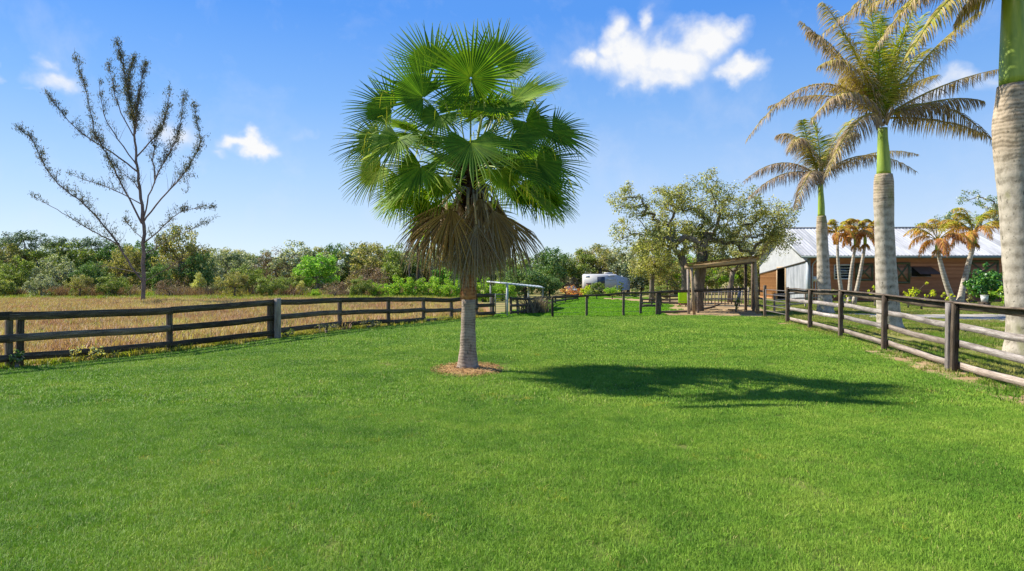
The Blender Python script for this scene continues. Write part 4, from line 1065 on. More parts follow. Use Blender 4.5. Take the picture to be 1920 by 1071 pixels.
royal('nearest royal palm, very thick trunk with bulge at the right edge of the photo',
 [(672,1925,44),(664,1923,38),(640,1923,33),(600,1924,31),(480,1917,32),(380,1912,33),(280,1907,38),(230,1905,38),(190,1905,33),(160,1904,29)],300,17.4,
 [(162,1904,26),(130,1904,26),(60,1902,22),(0,1901,19),(-40,1900,17)],1900,-45,
 [(1790,-130,-.5,1640,90,-.8,.5,.6,1.0),(1770,-60,.6,1570,35,.8,.45,.6,1.1),(1780,-150,.2,1535,70,.3,.55,.55,1.1),(1800,-70,-1,1700,110,-1.8,.35,.6,1.0),
  (2050,-150,0,2200,40,.3,.55,.6,1.0),(1960,-200,-1,2060,20,-2.2,.5,.6,1.0),(1900,-220,0,1930,-330,.3,.15,.6,.5),(1860,-200,1.2,1800,-80,2.6,.5,.6,1.0),(1760,-120,.9,1600,10,1.4,.5,.6,1.1),(1810,-110,-.3,1680,25,-.6,.4,.62,1.1),(1830,-40,.4,1790,45,.7,.35,.6,1.1),(1980,-190,1.5,2080,-60,3,.5,.6,1.0)],7)

# small ornamental palms by the barn
def small_palm(lbl,base_px,base_py,top_px,top_py,Y,seed,bend=0,size=1.0,dry=.4):
    base=W(base_px,base_py,Y); base.z=0
    t=empty('ornamental_palm',base); tag(t,lbl,'palm tree','small orange tinged palms in front of the barn')
    tp=W(top_px,top_py,Y)-base; mb=MB()
    P=[];R_=[]
    for i in range(13):
        u=i/12; P.append(Vector((tp.x*u+bend*math.sin(PI*u),0,tp.z*u*.86))); R_.append((.17-.07*u+.05*math.exp(-u*14))*size)
    mb.tube(P,R_,12); mb.build('trunk',M['adon_trunk'],t,True)
    mb=MB(); mb.tube([P[-1],P[-1].lerp(tp,.5),tp],[.12*size,.13*size,.07*size],12); mb.build('crownshaft',M['shaft'],t,True)
    mb=MB(); mr=MB(); r=random.Random(seed)
    for k in range(13):
        az=k*2.4+r.uniform(-.3,.3); el=(1.15,.75,.45,.1)[k%4]
        d=Vector((math.cos(az)*math.cos(el),math.sin(az)*math.cos(el),math.sin(el))); Lf=r.uniform(1.5,2.1)*size
        p1=tp+d*Lf*.75+Vector((0,0,.35)); hz=Vector((d.x,d.y,0)).normalized()
        p2=tp+hz*Lf*(.5+.55*math.cos(el))+Vector((0,0,(.9,.3,-.35,-.7)[k%4]*Lf*.6))
        frond(mb,mr,tp,p1,p2,.62*size,62,min(.95,max(0,dry+(k%4)*.13-.26+r.uniform(-.1,.1))),.042,.9,.035,seed*31+k,.7,.2)
    mb.build('crown',M['adon'],t); mr.build('frond_stems',M['adon'],t,True)
    if seed>1:
        mb=MB()
        for k in range(40):
            a=r.uniform(0,2*PI); s0=P[-1]; e=s0+Vector((math.cos(a)*.35,math.sin(a)*.35,-.15-r.random()*.35))
            mb.tube([s0,s0.lerp(e,.5)+Vector((0,0,.12)),e],[.03,.02,.015],4,a=.5)
        mb.build('fruit_stalks',M['adon'],t)
small_palm('small orange tinged palm, leftmost of the three before the barn window',1582,560,1570,440,49,1,-.1,.9,.38)
small_palm('small palm with orange fronds, middle of the three before the barn window',1592,562,1604,442,49.5,2,-.1,.95,.42)
small_palm('small palm leaning right, rightmost of the three before the barn window',1600,561,1622,440,50,3,.05,.95,.5)
small_palm('small palm leaning left, left one of the pair before the crossed barn door',1791,562,1758,452,46,4,-.1,1.25,.42)
small_palm('small straight palm, right one of the pair before the crossed barn door',1798,562,1826,438,46,5,-.05,1.35,.34)

# ------------------------------------------------------------------ trees
def clump_leaves(mb,rng,centres,per,sig,L,Wd,ctr=None,flat=.8,up=0.0):
    k=len(centres); C_=np.repeat(np.asarray(centres),per,axis=0)
    off=rng.normal(size=(k*per,3)); off/=np.linalg.norm(off,axis=1,keepdims=True)+1e-9
    rad=rng.uniform(.2,1,(k*per,1))**.6
    sg=np.repeat(rng.uniform(.7,1.3,(k,1)),per,axis=0)*sig
    P=C_+off*rad*sg*np.array([1,1,flat])
    N=off*.7+rng.normal(size=off.shape)*.55+np.array([0,0,.35])
    mb.leaves(P,N,L,Wd,rng,up=up)
def skeleton_tree(base_pts,targets,r0=.25,rmin=.015,seed=0,arch=.2,jit=.12,nside=6):
    """grow branches from the trunk polyline to every target; returns MB of wood"""
    r=random.Random(seed); nodes=[Vector(p) for p in base_pts]; par=[-1]+list(range(len(base_pts)-1)); load=[0]*len(nodes)
    fork=nodes[-1]; chains=[]; nb=len(base_pts)
    for tg in sorted(targets,key=lambda q:(Vector(q)-fork).length):
        tg=Vector(tg); best=None
        for i,nv in enumerate(nodes):
            if i<nb*.55: continue
            d=(tg-nv).length; pen=0 if nv.z<tg.z+.2 else (nv.z-tg.z)*.5
            c_=d+pen+.15*(nv-fork).length*.5
            if best is None or c_<best[0]: best=(c_,i)
        i=best[1]; a=nodes[i]; d=(tg-a).length; m=max(2,min(5,int(d/.7)+1)); ch=[i]
        for j in range(1,m+1):
            t=j/m; q=a.lerp(tg,t)+Vector((0,0,arch*d*math.sin(PI*t)*.4)) 
            if j<m: q+=Vector((r.gauss(0,jit),r.gauss(0,jit),r.gauss(0,jit*.6)))*min(1,d*.4)
            nodes.append(q); par.append(ch[-1]); load.append(0); ch.append(len(nodes)-1)
        chains.append(ch); k=ch[-1]
        while k!=-1: load[k]+=1; k=par[k]
    tot=max(1,load[0]); rad=lambda i:max(rmin,r0*(load[i]/tot)**.56)
    mb=MB(); 
    R0=[max(rad(i),r0*(1.0-.25*i/nb)) if i<nb else rad(i) for i in range(nb)]
    R0[0]*=1.35
    mb.tube([nodes[i] for i in range(nb)],R0,10)
    for ch in chains:
        rs_=[rad(i) for i in ch]; rs_[0]=min(rs_[0],rs_[1]*1.25)
        mb.tube([nodes[i] for i in ch],rs_,nside if rs_[0]>.05 else 4,cap=False)
    return mb,nodes
def ell_targets(rng,blobs,n,shell=.35,zmin=None):
    out=[]; ws=np.array([b[3]*b[4]*b[5] for b in blobs]); ws=ws/ws.sum()
    while len(out)<n:
        b=blobs[rng.choice(len(blobs),p=ws)]; d=rng.normal(size=3); d/=np.linalg.norm(d); rr=(shell+(1-shell)*rng.random()**.6)
        q=(b[0]+d[0]*b[3]*rr,b[1]+d[1]*b[4]*rr,b[2]+d[2]*b[5]*rr)
        if zmin is None or q[2]>zmin: out.append(q)
    return out
# -- generic tree kinds, built once (trunk mesh, crown mesh), origin at the base
def kind_tree(seed,blobs,nt_,per,sig,leaf,trunk,bark,r0,L=.22,Wd=.13,flat=.8,shell=.3):
    rng=np.random.default_rng(seed); T=ell_targets(rng,blobs,nt_,shell,.15)
    wood,_=skeleton_tree(trunk,T[:max(10,int(nt_*.7))],r0,.018,seed,.15,.15,5)
    mb=MB(); clump_leaves(mb,rng,T,per,sig,L,Wd,flat=flat)
    return wood.mesh('trunk',bark),mb.mesh('crown',leaf)
KT={}
def tr(h,n=4,lean=0): return [(lean*i/n+(rnd.uniform(-.08,.08) if i else 0),rnd.uniform(-.08,.08) if i else 0,h*i/n) for i in range(n+1)]
KT['broad_dark']=kind_tree(101,[(0,0,3.4,2.6,2.3,1.7),(-1.3,0,2.6,1.6,1.6,1.2),(1.4,.2,2.8,1.6,1.5,1.3),(0,-.3,1.3,2.2,1.5,1.0)],110,60,.55,M['leaf_dark'],tr(2.2),M['bark_dark'],.2)
KT['broad_mid']=kind_tree(102,[(0,0,3.3,2.3,2.1,1.8),(-1.2,0,2.2,1.5,1.5,1.3),(1.3,0,2.3,1.5,1.5,1.2),(0,-.3,1.2,2.0,1.5,1.0)],105,60,.5,M['leaf_mid'],tr(2.0),M['bark_grey'],.18)
KT['broad_olive']=kind_tree(103,[(0,0,3.7,2.6,2.2,1.5),(-1.5,0,2.8,1.5,1.5,1.2),(1.5,.2,2.6,1.7,1.5,1.3),(.2,-.3,1.3,2,1.5,1)],95,55,.5,M['leaf_olive'],tr(2.4),M['bark_grey'],.18)
KT['broad_grey']=kind_tree(104,[(0,0,3.5,2.5,2.2,1.7),(-1.4,0,2.5,1.6,1.5,1.4),(1.4,0,3.0,1.7,1.5,1.2),(0,-.3,1.3,2,1.5,1)],90,55,.5,M['leaf_grey'],tr(2.2),M['bark_grey'],.18)
KT['lime_bush']=kind_tree(105,[(0,0,1.5,1.5,1.3,1.3),(-.9,0,1.0,1.1,1,.9),(1,0,1.0,1.1,1,.9)],75,60,.40,M['leaf_lime'],tr(.7),M['bark_grey'],.1,.17,.11)
KT['bright_tree']=kind_tree(106,[(0,0,3.6,1.9,1.7,1.4),(-1.1,0,2.6,1.3,1.2,1.1),(1.1,0,2.5,1.3,1.2,1.0)],85,60,.45,M['leaf_lime'] if False else leafmat('leaf_spring',(0.158,0.367,0.035),(0.263,0.473,0.0525),(0.385,0.525,0.105),.35),tr(2.2),M['bark_grey'],.15)
KT['brown_tree']=kind_tree(107,[(0,0,3.0,2.4,2,1.6),(-1.5,0,2.0,1.4,1.3,1.2),(1.3,0,2.0,1.4,1.3,1.2)],120,22,.5,M['leaf_brown'],tr(1.6),M['bark_grey'],.14,.16,.07)
KT['pine']=kind_tree(108,[(0,0,6.3,1.3,1.3,.45),(-.9,.3,5.5,.9,.8,.30),(1.0,-.2,5.2,.9,.8,.3),(.3,0,5.8,1.6,1.2,.3),(-.5,0,4.5,.7,.7,.25)],40,60,.38,M['leaf_pine'],tr(5.4,6,.2),M['bark_dark'],.045,.15,.09,.85)
KT['pine_tall']=kind_tree(109,[(0,0,6.9,.9,.9,.5),(.8,.3,6.2,.9,.8,.3),(-1.0,-.2,6.0,.8,.8,.3),(.2,0,5.3,1.0,1.2,.25)],30,60,.36,M['leaf_pine'],tr(6.1,6,-.2),M['bark_dark'],.045,.15,.09,.85)
KT['gold_brush']=None
def brush(seed,n,w,h,mat,wd=.03,lean=.35):
    r=np.random.default_rng(seed); mb=MB()
    for i in range(n):
        x,y=r.normal(0,w*.3,2); hh=h*r.uniform(.55,1.05); dx,dy=r.normal(0,lean,2)*hh
        p=[(x,y,0),(x+dx*.3,y+dy*.3,hh*.5),(x+dx,y+dy,hh)]
        ta=r.uniform(0,PI); sx_,sy_=math.cos(ta)*wd/2,math.sin(ta)*wd/2; V=[]
        for k,e in enumerate(p):
            f_=(1,.8,.15)[k]; V+=[(e[0]-sx_*f_,e[1]-sy_*f_,e[2]),(e[0]+sx_*f_,e[1]+sy_*f_,e[2])]
        mb.add(V,[(0,1,3,2),(2,3,5,4)])
    return mb.mesh('foliage',mat)
KT['gold_bush']=kind_tree(110,[(0,0,2.0,.7,.7,1.0),(.5,0,1.2,.8,.7,.9),(-.5,0,1.0,.7,.7,.8)],60,50,.34,M['leaf_gold'],tr(.9),M['bark_grey'],.06,.26,.06)
BB=[brush(202+i,1100,3.2,1.5,M['leaf_brown'],.035,.45) for i in range(2)]
BG=brush(205,800,2.8,1.1,M['verge_blade'],.05,.35)
def plant_tree(kind,px,top,Y,lbl,group=None,name='broadleaf_tree',cat='tree',sx=1.0,wpx=None,base=None):
    wood,crown=KT[kind]
    hz=max(v.co.z for v in crown.vertices); wx=max(v.co.x for v in crown.vertices)-min(v.co.x for v in crown.vertices)
    H=CZ-(top-HZ)*Y/F; s=H/hz; s_w=(wpx*Y/F)/wx if wpx else s*sx
    t=empty(name,((px-960)/F*Y,Y,0),rnd.uniform(0,6.28) if not wpx else rnd.choice([0,PI])+rnd.uniform(-.3,.3)); tag(t,lbl,cat,group)
    t.scale=(s_w,s_w,s)
    for nm,me in (('trunk',wood),('crown',crown)):
        o=bpy.data.objects.new(nm,me); COL.objects.link(o); o.parent=t
    return t
# woodland mass behind everything
def src(kind):
    me_w,me_c=KT[kind]; out=[]
    for me in (me_w,me_c):
        pass
    # one joined mesh object for scattering
    import bmesh
    bm=bmesh.new(); bm.from_mesh(me_c); nf=len(bm.faces)
    bm.from_mesh(me_w)
    for i,f in enumerate(bm.faces): f.material_index=0 if i<nf else 1
    me=bpy.data.meshes.new('wood_source'); bm.to_mesh(me); bm.free()
    me.materials.append(me_c.materials[0]); me.materials.append(me_w.materials[0])
    return bpy.data.objects.new('wood_source',me)
pts=[]
for x in np.arange(-92,100,3.0):
    for row,Y in enumerate((74,80,88)):
        X=x+rnd.uniform(-1.2,1.2)
        if row==0 and -2<X<17: continue      # clear centre where the caravan stands
        if X>17 and Y<80: continue
        pts.append((X,Y+rnd.uniform(-2,2)))
wl_=scatter('woodland',[src(k) for k in ('broad_dark','broad_mid','broad_olive','broad_grey','broad_grey','brown_tree')],pts,'dense green and grey mixed woodland closing the view behind the pasture','woodland',smin=.85,smax=1.18)
# scrub along the wood's foot
bs=[]
for me in BB: bs.append(bpy.data.objects.new('scrub_source',me))
bs.append(bpy.data.objects.new('scrub_source',BG))
scatter('brown_scrub',bs,[(x+rnd.uniform(-1,1),64.2+rnd.uniform(-1.2,1.5)) for x in np.arange(-58,-4,1.2)],'brown and yellow scrub tangled along the foot of the woods','scrub',smin=.5,smax=.95)

trees=[ #
 ('broad_mid',-5,505,61.5,70,'bush','rounded green bush cut by the left edge below the pines'),
 ('broad_grey',78,512,61.5,64,'bush','grey green bush between the left edge and the spreading pine'),
 ('broad_olive',150,514,61.5,60,'bush','olive bush left of the bare tree above the brown scrub'),
 ('broad_mid',212,510,61.5,70,'bush','mid green bush just left of the bare tree trunk'),
 ('brown_tree',318,522,61,64,'bush','brown twiggy bush right of the bare tree trunk'),
 ('broad_olive',440,508,61.5,66,'bush','olive bush right of the golden bushes'),
 ('broad_mid',505,514,61.5,66,'bush','green bush above the doubled pale fence post'),
 ('brown_tree',628,524,61,60,'bush','brown twiggy bush below the bright green tree on its right'),
 ('broad_mid',678,516,61.5,54,'bush','mid green bush left of the lime group above the fence'),
 ('pine',42,428,72,92,'pine_tree','dark flat topped pine, tallest tree at the far left of the woods'),
 ('pine',8,440,74,70,'pine_tree','dark pine cut by the left edge of the photo'),
 ('pine',118,441,73,66,'pine_tree','spreading dark pine above grey bushes left of the bare tree'),
 ('pine',168,440,74,76,'pine_tree','wide thin pine crown just left of the bare tree branches'),
 ('pine',215,450,74,60,'pine_tree','low pine crown behind the lowest branch of the bare tree'),
 ('broad_mid',30,476,66,80,'broadleaf_tree','rounded green tree at the left edge in front of the pines'),
 ('broad_grey',105,476,67,90,'broadleaf_tree','grey green tree below the spreading pine at left'),
 ('broad_dark',172,488,66,70,'broadleaf_tree','dark green rounded tree left of the bare tree trunk'),
 ('broad_olive',235,458,69,90,'broadleaf_tree','olive brown tree directly behind the bare tree trunk'),
 ('broad_olive',338,418,67,116,'broadleaf_tree','tallest olive green oak at the wood edge right of the bare tree'),
 ('broad_dark',372,470,66,76,'broadleaf_tree','very dark tree on the right flank of the tall olive oak'),
 ('broad_dark',300,492,65,60,'broadleaf_tree','dark low tree under the tall olive oak'),
 ('pine',437,472,74,64,'pine_tree','pine crown showing just right of the tall olive oak'),
 ('pine',492,476,74,52,'pine_tree','double topped pine halfway along the left woods'),
 ('pine_tall',524,480,75,40,'pine_tree','slender pine beside the double topped pine'),
 ('broad_mid',462,492,66,84,'broadleaf_tree','green tree with dangling vines in the middle of the left woods'),
 ('bright_tree',597,473,66,94,'broadleaf_tree','bright green tree with a rounded crown above the fence'),
 ('pine_tall',583,468,76,40,'pine_tree','dark pine top poking out above the bright green tree'),
 ('pine_tall',656,476,74,46,'pine_tree','dark forked pine right of the bright green tree'),
 ('brown_tree',690,495,68,96,'bare_tree','brown leafless tree between the bright tree and the fan palm'),
 ('broad_mid',548,510,65,70,'broadleaf_tree','mid green bushy tree left of the bright green tree'),
 ('broad_mid',745,492,72,90,'broadleaf_tree','broad green tree rising behind the lime bushes'),
 ('broad_olive',800,492,73,86,'broadleaf_tree','olive tree just left of the brown palm skirt'),
 ('bright_tree',835,500,70,70,'broadleaf_tree','light green tree hidden partly by the brown palm skirt'),
 ('broad_dark',985,500,62,100,'broadleaf_tree','dark green tree behind the white metal roofed frame'),
 ('broad_mid',950,498,66,60,'broadleaf_tree','green tree between the palm skirt and the metal frame'),
 ('broad_dark',1030,516,62,56,'broadleaf_tree','low dark tree at the right end of the metal frame'),
 ('pine',1046,495,80,44,'pine_tree','dark pine top left of the white caravan'),
 ('pine',1092,492,84,46,'pine_tree','left pine of the pair above the caravan'),
 ('pine',1125,485,84,54,'pine_tree','right and taller pine of the pair above the caravan'),
 ('brown_tree',1062,516,78,66,'bare_tree','brown leafless tree left of the white caravan'),
 ('broad_mid',1207,478,84,80,'broadleaf_tree','green tree rising behind the right end of the caravan'),
 ('broad_olive',1250,480,62,80,'broadleaf_tree','yellow olive tree behind the lime green tub'),
 ('lime_bush',712,528,62,56,'bush','lime green bush left of a group below the brown leafless tree'),
 ('lime_bush',752,514,61,70,'bush','large rounded lime bush above the left fence'),
 ('lime_bush',808,516,61,74,'bush','large lime bush seen just below the skirt on its left'),
 ('lime_bush',845,520,60,56,'bush','bright lime bush touching the palm trunk on its left'),
 ('lime_bush',905,515,56,66,'bush','bright lime bush touching the palm trunk on its right'),
 ('lime_bush',942,524,58,60,'bush','lime bush beneath the thin metal roof'),
 ('lime_bush',140,538,63,24,'bush','small lime bush in brown scrub left of the bare tree'),
 ('lime_bush',66,542,63,26,'bush','small lime bush at far left near the pasture edge'),
 ('lime_bush',98,545,63,26,'bush','low lime bush between two others in the brown scrub'),
 ('lime_bush',284,546,63,26,'bush','low green bush at the foot of the bare tree'),
 ('lime_bush',592,540,62,24,'bush','yellow green bush under the bright green tree'),
 ('lime_bush',663,536,62,18,'bush','small round lime bush left of the lime group'),
 ('broad_mid',1190,540,66,22,'bush','small dark green bush just right of the caravan'),
 ('broad_mid',1232,530,58,60,'bush','green bush under the yellow willowy trees'),
 ('broad_olive',1700,430,66,70,'broadleaf_tree','round green tree top above the barn roof by the middle royal palm'),
]
for kd,px,top,Y,wpx,nm,lb in trees: plant_tree(kd,px,top,Y,lb,name=nm,cat='bush' if nm=='bush' else 'tree',wpx=wpx)
for px,Y,top,wp,lb in ((374,63.5,508,34,'tall golden dry bush at the wood edge below the olive oak'),(410,64,516,30,'golden brown bush right of the tallest golden bush'),(565,64,524,26,'small golden bush below the bright green tree'),(12,63.5,520,46,'golden bush at the left edge of the photo')):
    plant_tree('gold_bush',px,top,Y,lb,name='bush',cat='bush',wpx=wp)

# ---- casuarina-like bare tree on the left, limbs traced
CY=54.0; cb=W(268,HZ+CZ*F/CY,CY); cb.z=0
cas=empty('sparse_tree',cb); tag(cas,'tall thin tree with sparse dark foliage standing alone behind the left fence','tree')
def cz(x,y,dy=0): return W(x/1.983,60+y/1.983,CY+dy)-cb
limbs=[ # points (zoom px), depth at end, r0, r1, foliage start, density
 ([(532,1010),(533,860),(533,720),(524,620),(512,530),(503,430),(500,350)],0,.23,.10,2,0),
 ([(500,350),(490,290),(470,190),(452,110),(435,42)],.5,.10,.02,.05,4.6),
 ([(503,380),(508,310),(520,220),(540,120)],-.6,.07,.02,.05,5.0),
 ([(500,350),(480,260),(478,180),(500,100)],1.2,.06,.02,.1,5.0),
 ([(504,400),(450,300),(425,220),(410,150),(395,110)],-1,.07,.015,.3,1.4),
 ([(510,500),(440,400),(390,320),(375,250),(370,190)],1,.08,.015,.35,.8),
 ([(527,712),(480,620),(435,530),(395,450),(352,370),(315,200),(280,92)],-1.5,.11,.02,.3,2.4),
 ([(512,520),(420,450),(330,395),(270,345),(215,280),(172,230)],2,.10,.015,.4,1.3),
 ([(533,930),(480,860),(440,790),(370,700),(300,630),(235,580),(180,520),(145,455),(118,400),(68,358)],-2.5,.11,.02,.25,2.2),
 ([(440,790),(380,760),(300,715),(210,660),(128,615)],-3.5,.08,.015,.25,1.0),
 ([(525,640),(450,600),(380,570),(300,545),(240,520)],3,.07,.015,.3,.7),
 ([(520,600),(500,560),(450,520),(420,490)],-2,.05,.015,.2,1.6),
 ([(503,470),(555,415),(600,360),(618,300),(630,200)],1.2,.09,.02,.45,2.6),
 ([(532,700),(555,610),(590,520),(635,440),(665,370),(683,230)],-1.5,.09,.02,.45,2.6),
 ([(535,705),(600,620),(670,545),(715,480),(745,400),(718,268)],2,.10,.02,.45,2.6),
 ([(575,560),(570,480),(575,420),(590,360)],-1,.07,.02,.2,2.4),
 ([(533,785),(590,740),(640,690),(700,660),(800,655)],-2,.08,.015,.35,1.4),
 ([(533,830),(600,790),(700,740),(790,700)],2.5,.06,.015,.5,1.0),
 ([(533,930),(620,880),(700,830),(770,790)],-2,.06,.01,.6,.3),
 ([(530,770),(490,730),(455,690)],2,.05,.015,.3,1.0),
 ([(532,900),(440,880),(360,870)],2,.05,.01,.7,.2),
 ([(690,500),(700,580),(690,600)],1,.03,.01,.1,.9),
 ([(535,860),(580,800),(560,750)],-2,.04,.01,.4,.8),
]
wood=MB(); lf=MB(); rg=np.random.default_rng(77); rc=random.Random(77)
LP_=[];LN=[]
for pts_,dep,r0,r1,fs,dens in limbs:
    n=len(pts_)-1
    P=[cz(x,y,dep*(i/n)) for i,(x,y) in enumerate(pts_)]
    # smooth by Catmull-Rom
    Q=[]
    for i in range(n):
        a,b_,c,d=P[max(0,i-1)],P[i],P[i+1],P[min(n,i+2)]
        for k in range(4):
            t=k/4; Q.append(.5*((2*b_)+(c-a)*t+(2*a-5*b_+4*c-d)*t*t+(3*b_-a-3*c+d)*t**3))
    Q.append(P[-1]); m=len(Q)
    Q=[q+Vector((rc.gauss(0,.03),rc.gauss(0,.03),0)) if 0<i<m-1 else q for i,q in enumerate(Q)]
    wood.tube(Q,[.72*(r0+(r1-r0)*i/(m-1)) for i in range(m)],8 if r0>.1 else 5)
    Ltot=sum((Q[i+1]-Q[i]).length for i in range(m-1))
    for k in range(int(Ltot*max(dens,.3)*3.6)):
        t=fs*.6+(1-fs*.6)*rc.random() if dens else rc.uniform(.2,.9); i=min(m-2,int(t*(m-1))); q=Q[i].lerp(Q[i+1],rc.random())
        T=(Q[i+1]-Q[i]).normalized()
        d=(T*.6+Vector((rc.gauss(0,.5),rc.gauss(0,.5),abs(rc.gauss(.5,.3))))).normalized(); L=rc.uniform(.35,1.5)*(1.15-.75*t)
        e=q+d*L+Vector((0,0,L*.25)); mid_=q.lerp(e,.5)+Vector((rc.gauss(0,.06),rc.gauss(0,.06),0))
        wood.tube([q,mid_,e],[.018,.012,.005],3,cap=False)
        if dens and t>fs*.8:
            for j in range(int(rc.uniform(10,22))):
                u=rc.uniform(.2,1.05); c=q+d*L*u+Vector((rc.gauss(0,.12),rc.gauss(0,.12),rc.gauss(0,.12)))
                LP_.append(c); LN.append((rc.gauss(0,1),rc.gauss(0,1),rc.gauss(0,.4)))
lf.leaves(np.array([tuple(p) for p in LP_]),np.array(LN),.19,.05,rg,up=1.2)
wood.build('trunk',M['bark_cas'],cas,True); lf.build('crown',M['cas_leaf'],cas)
# thin bare tree behind the palm skirt
def mini_tree(lbl,px,top,Y,H2,seed,blobs,nt_,per,leaf,bark,name='slender_tree',L=.2,Wd=.1,sig=.35,r0=.12,trunk=None,cat='tree',zmin=.3):
    b_=((px-960)/F*Y,Y,0); t=empty(name,b_); tag(t,lbl,cat); rng=np.random.default_rng(seed)
    T=ell_targets(rng,blobs,nt_,.2,zmin)
    wd,_=skeleton_tree(trunk or tr(H2),T,r0,.016,seed,.15,.15,6); wd.build('trunk',bark,t,True)
    mb=MB(); clump_leaves(mb,rng,T,per,sig,L,Wd); mb.build('crown',leaf,t); return t
mini_tree('thin dark tall tree showing left of the brown palm skirt',785,405,68,7.2,301,[(0,0,7.0,.9,.9,1.3),(.3,0,5.0,.9,.8,1.2),(-.2,0,3.8,.7,.7,1)],46,22,M['leaf_pine'],M['bark_dark'],r0=.12,sig=.28,L=.2,Wd=.08)
mini_tree('nearly leafless dead sapling left of the palm skirt',768,470,66,3.6,302,[(0,0,4.1,.5,.5,.9)],12,4,M['leaf_brown'],M['bark_grey'],'dead_sapling',r0=.06)

# ---- spreading oak at the shelter
OY=42.0
def oak(lbl,px,Y,tpath,blobs_px,ntg,per,leafs,r0,seed,L=.15,Wd=.085,sig=.42,depth=2.8,name='oak_tree',bark='bark_grey'):
    b_=W(px,HZ+CZ*F/Y,Y); b_.z=0; t=empty(name,b_); tag(t,lbl,'tree')
    S=Y/F; tp=[W(x,y,Y)-b_ for x,y in tpath]; tp[0].z=0
    bl=[]
    for x,y,rx,ry in blobs_px:
        c=W(x,y,Y)-b_; bl.append((c.x,rnd.uniform(-.8,.8),c.z,rx*S,min(depth,max(1.2,rx*S*.9)),ry*S))
    rng=np.random.default_rng(seed); T=ell_targets(rng,bl,ntg,.15,1.0)
    wd,_=skeleton_tree(tp,T,r0,.014,seed,.1,.28,7); wd.build('trunk',M[bark],t,True)
    half=int(ntg*.66); nm='crown'
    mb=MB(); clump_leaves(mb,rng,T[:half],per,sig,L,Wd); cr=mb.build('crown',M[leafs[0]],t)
    mb=MB(); clump_leaves(mb,rng,T[half:],per,sig,L,Wd); mb.build('second_crown' if False else 'inner_crown',M[leafs[1]],t)  # second leaf colour on the remaining clumps, scattered at random
    return t
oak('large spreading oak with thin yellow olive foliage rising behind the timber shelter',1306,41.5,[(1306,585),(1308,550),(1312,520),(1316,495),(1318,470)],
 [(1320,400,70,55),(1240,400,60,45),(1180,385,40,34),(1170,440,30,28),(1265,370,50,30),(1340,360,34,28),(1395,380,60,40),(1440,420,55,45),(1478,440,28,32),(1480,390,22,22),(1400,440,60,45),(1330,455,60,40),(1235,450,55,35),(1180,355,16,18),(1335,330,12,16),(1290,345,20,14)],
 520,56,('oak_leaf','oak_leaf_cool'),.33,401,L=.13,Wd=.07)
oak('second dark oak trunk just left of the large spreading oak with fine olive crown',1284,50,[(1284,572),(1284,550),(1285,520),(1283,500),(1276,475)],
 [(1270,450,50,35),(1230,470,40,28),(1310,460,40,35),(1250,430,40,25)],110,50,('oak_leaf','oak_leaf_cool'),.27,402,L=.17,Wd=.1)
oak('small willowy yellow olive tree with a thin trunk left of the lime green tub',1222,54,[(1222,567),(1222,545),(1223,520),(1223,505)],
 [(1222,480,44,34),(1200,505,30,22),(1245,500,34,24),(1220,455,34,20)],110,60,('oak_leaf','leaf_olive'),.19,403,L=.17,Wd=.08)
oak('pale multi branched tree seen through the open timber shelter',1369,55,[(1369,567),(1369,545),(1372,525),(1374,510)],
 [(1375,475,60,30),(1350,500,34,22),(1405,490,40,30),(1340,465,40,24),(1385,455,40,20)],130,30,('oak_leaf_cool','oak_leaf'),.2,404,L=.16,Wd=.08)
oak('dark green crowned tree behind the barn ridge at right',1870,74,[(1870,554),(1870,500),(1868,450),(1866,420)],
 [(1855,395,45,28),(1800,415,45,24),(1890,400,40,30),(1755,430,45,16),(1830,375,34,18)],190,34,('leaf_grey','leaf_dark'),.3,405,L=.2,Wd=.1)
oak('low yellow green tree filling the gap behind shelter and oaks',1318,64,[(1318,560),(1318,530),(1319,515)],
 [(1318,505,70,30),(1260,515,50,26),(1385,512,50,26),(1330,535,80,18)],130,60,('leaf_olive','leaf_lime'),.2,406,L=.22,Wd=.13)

# ---- shrubs
def shrub(lbl,px,py,Y,w_,h_,leaf,seed,n=24,per=26,L=.16,Wd=.09,nm='shrub',sig=None):
    b_=((px-960)/F*Y,Y,0); t=empty(nm,b_); tag(t,lbl,'shrub'); rng=np.random.default_rng(seed)
    T=ell_targets(rng,[(0,0,h_*.6,w_/2,w_/2,h_*.42)],n,.3,.08)
    wd,_=skeleton_tree([(0,0,0),(0,0,h_*.1),(0,0,h_*.2)],T,.05,.012,seed,.1,.05,4); wd.build('stem',M['bark_grey'],t)
    mb=MB(); clump_leaves(mb,rng,T,per,sig or w_*.13,L,Wd); mb.build('foliage',M[leaf],t)
shrub('yellow green shrub right of the middle royal palm trunk',1703,560,44,1.1,1.35,'leaf_yellow',501,12,16)
shrub('taller yellow green shrub below the open barn hatch',1728,560,43.5,1.4,1.75,'leaf_yellow',502,14,16)
shrub('small yellow shrub left of the middle royal palm trunk',1640,560,47,.9,1.5,'leaf_yellow',503,10,14)
shrub('little yellow green shrub at the foot of the three small palms',1590,565,47,.7,1.2,'leaf_yellow',504,8,14)
shrub('small green shrub beside the farthest royal palm trunk',1563,565,44,.6,1.2,'leaf_lime',505,8,14)
shrub('big glossy green bush below the crossed barn door at right',1853,570,42,2.3,2.5,'leaf_glossy',506,60,40,.2,.12)
shrub('glossy upright sprig growing out behind the big green bush',1843,570,43,1.0,3.0,'leaf_glossy',507,18,26,.18,.1)
shrub('yellow green bush touching the nearest royal palm trunk',1882,570,40,1.3,1.6,'leaf_lime',508,16,18)
shrub('low sparse plant between the leaning pair of small palms',1778,565,44,.8,1.2,'leaf_yellow',509,8,12)
shrub('low olive plant right of the pair of small palms',1818,565,44,.7,1.2,'leaf_olive',510,10,14)
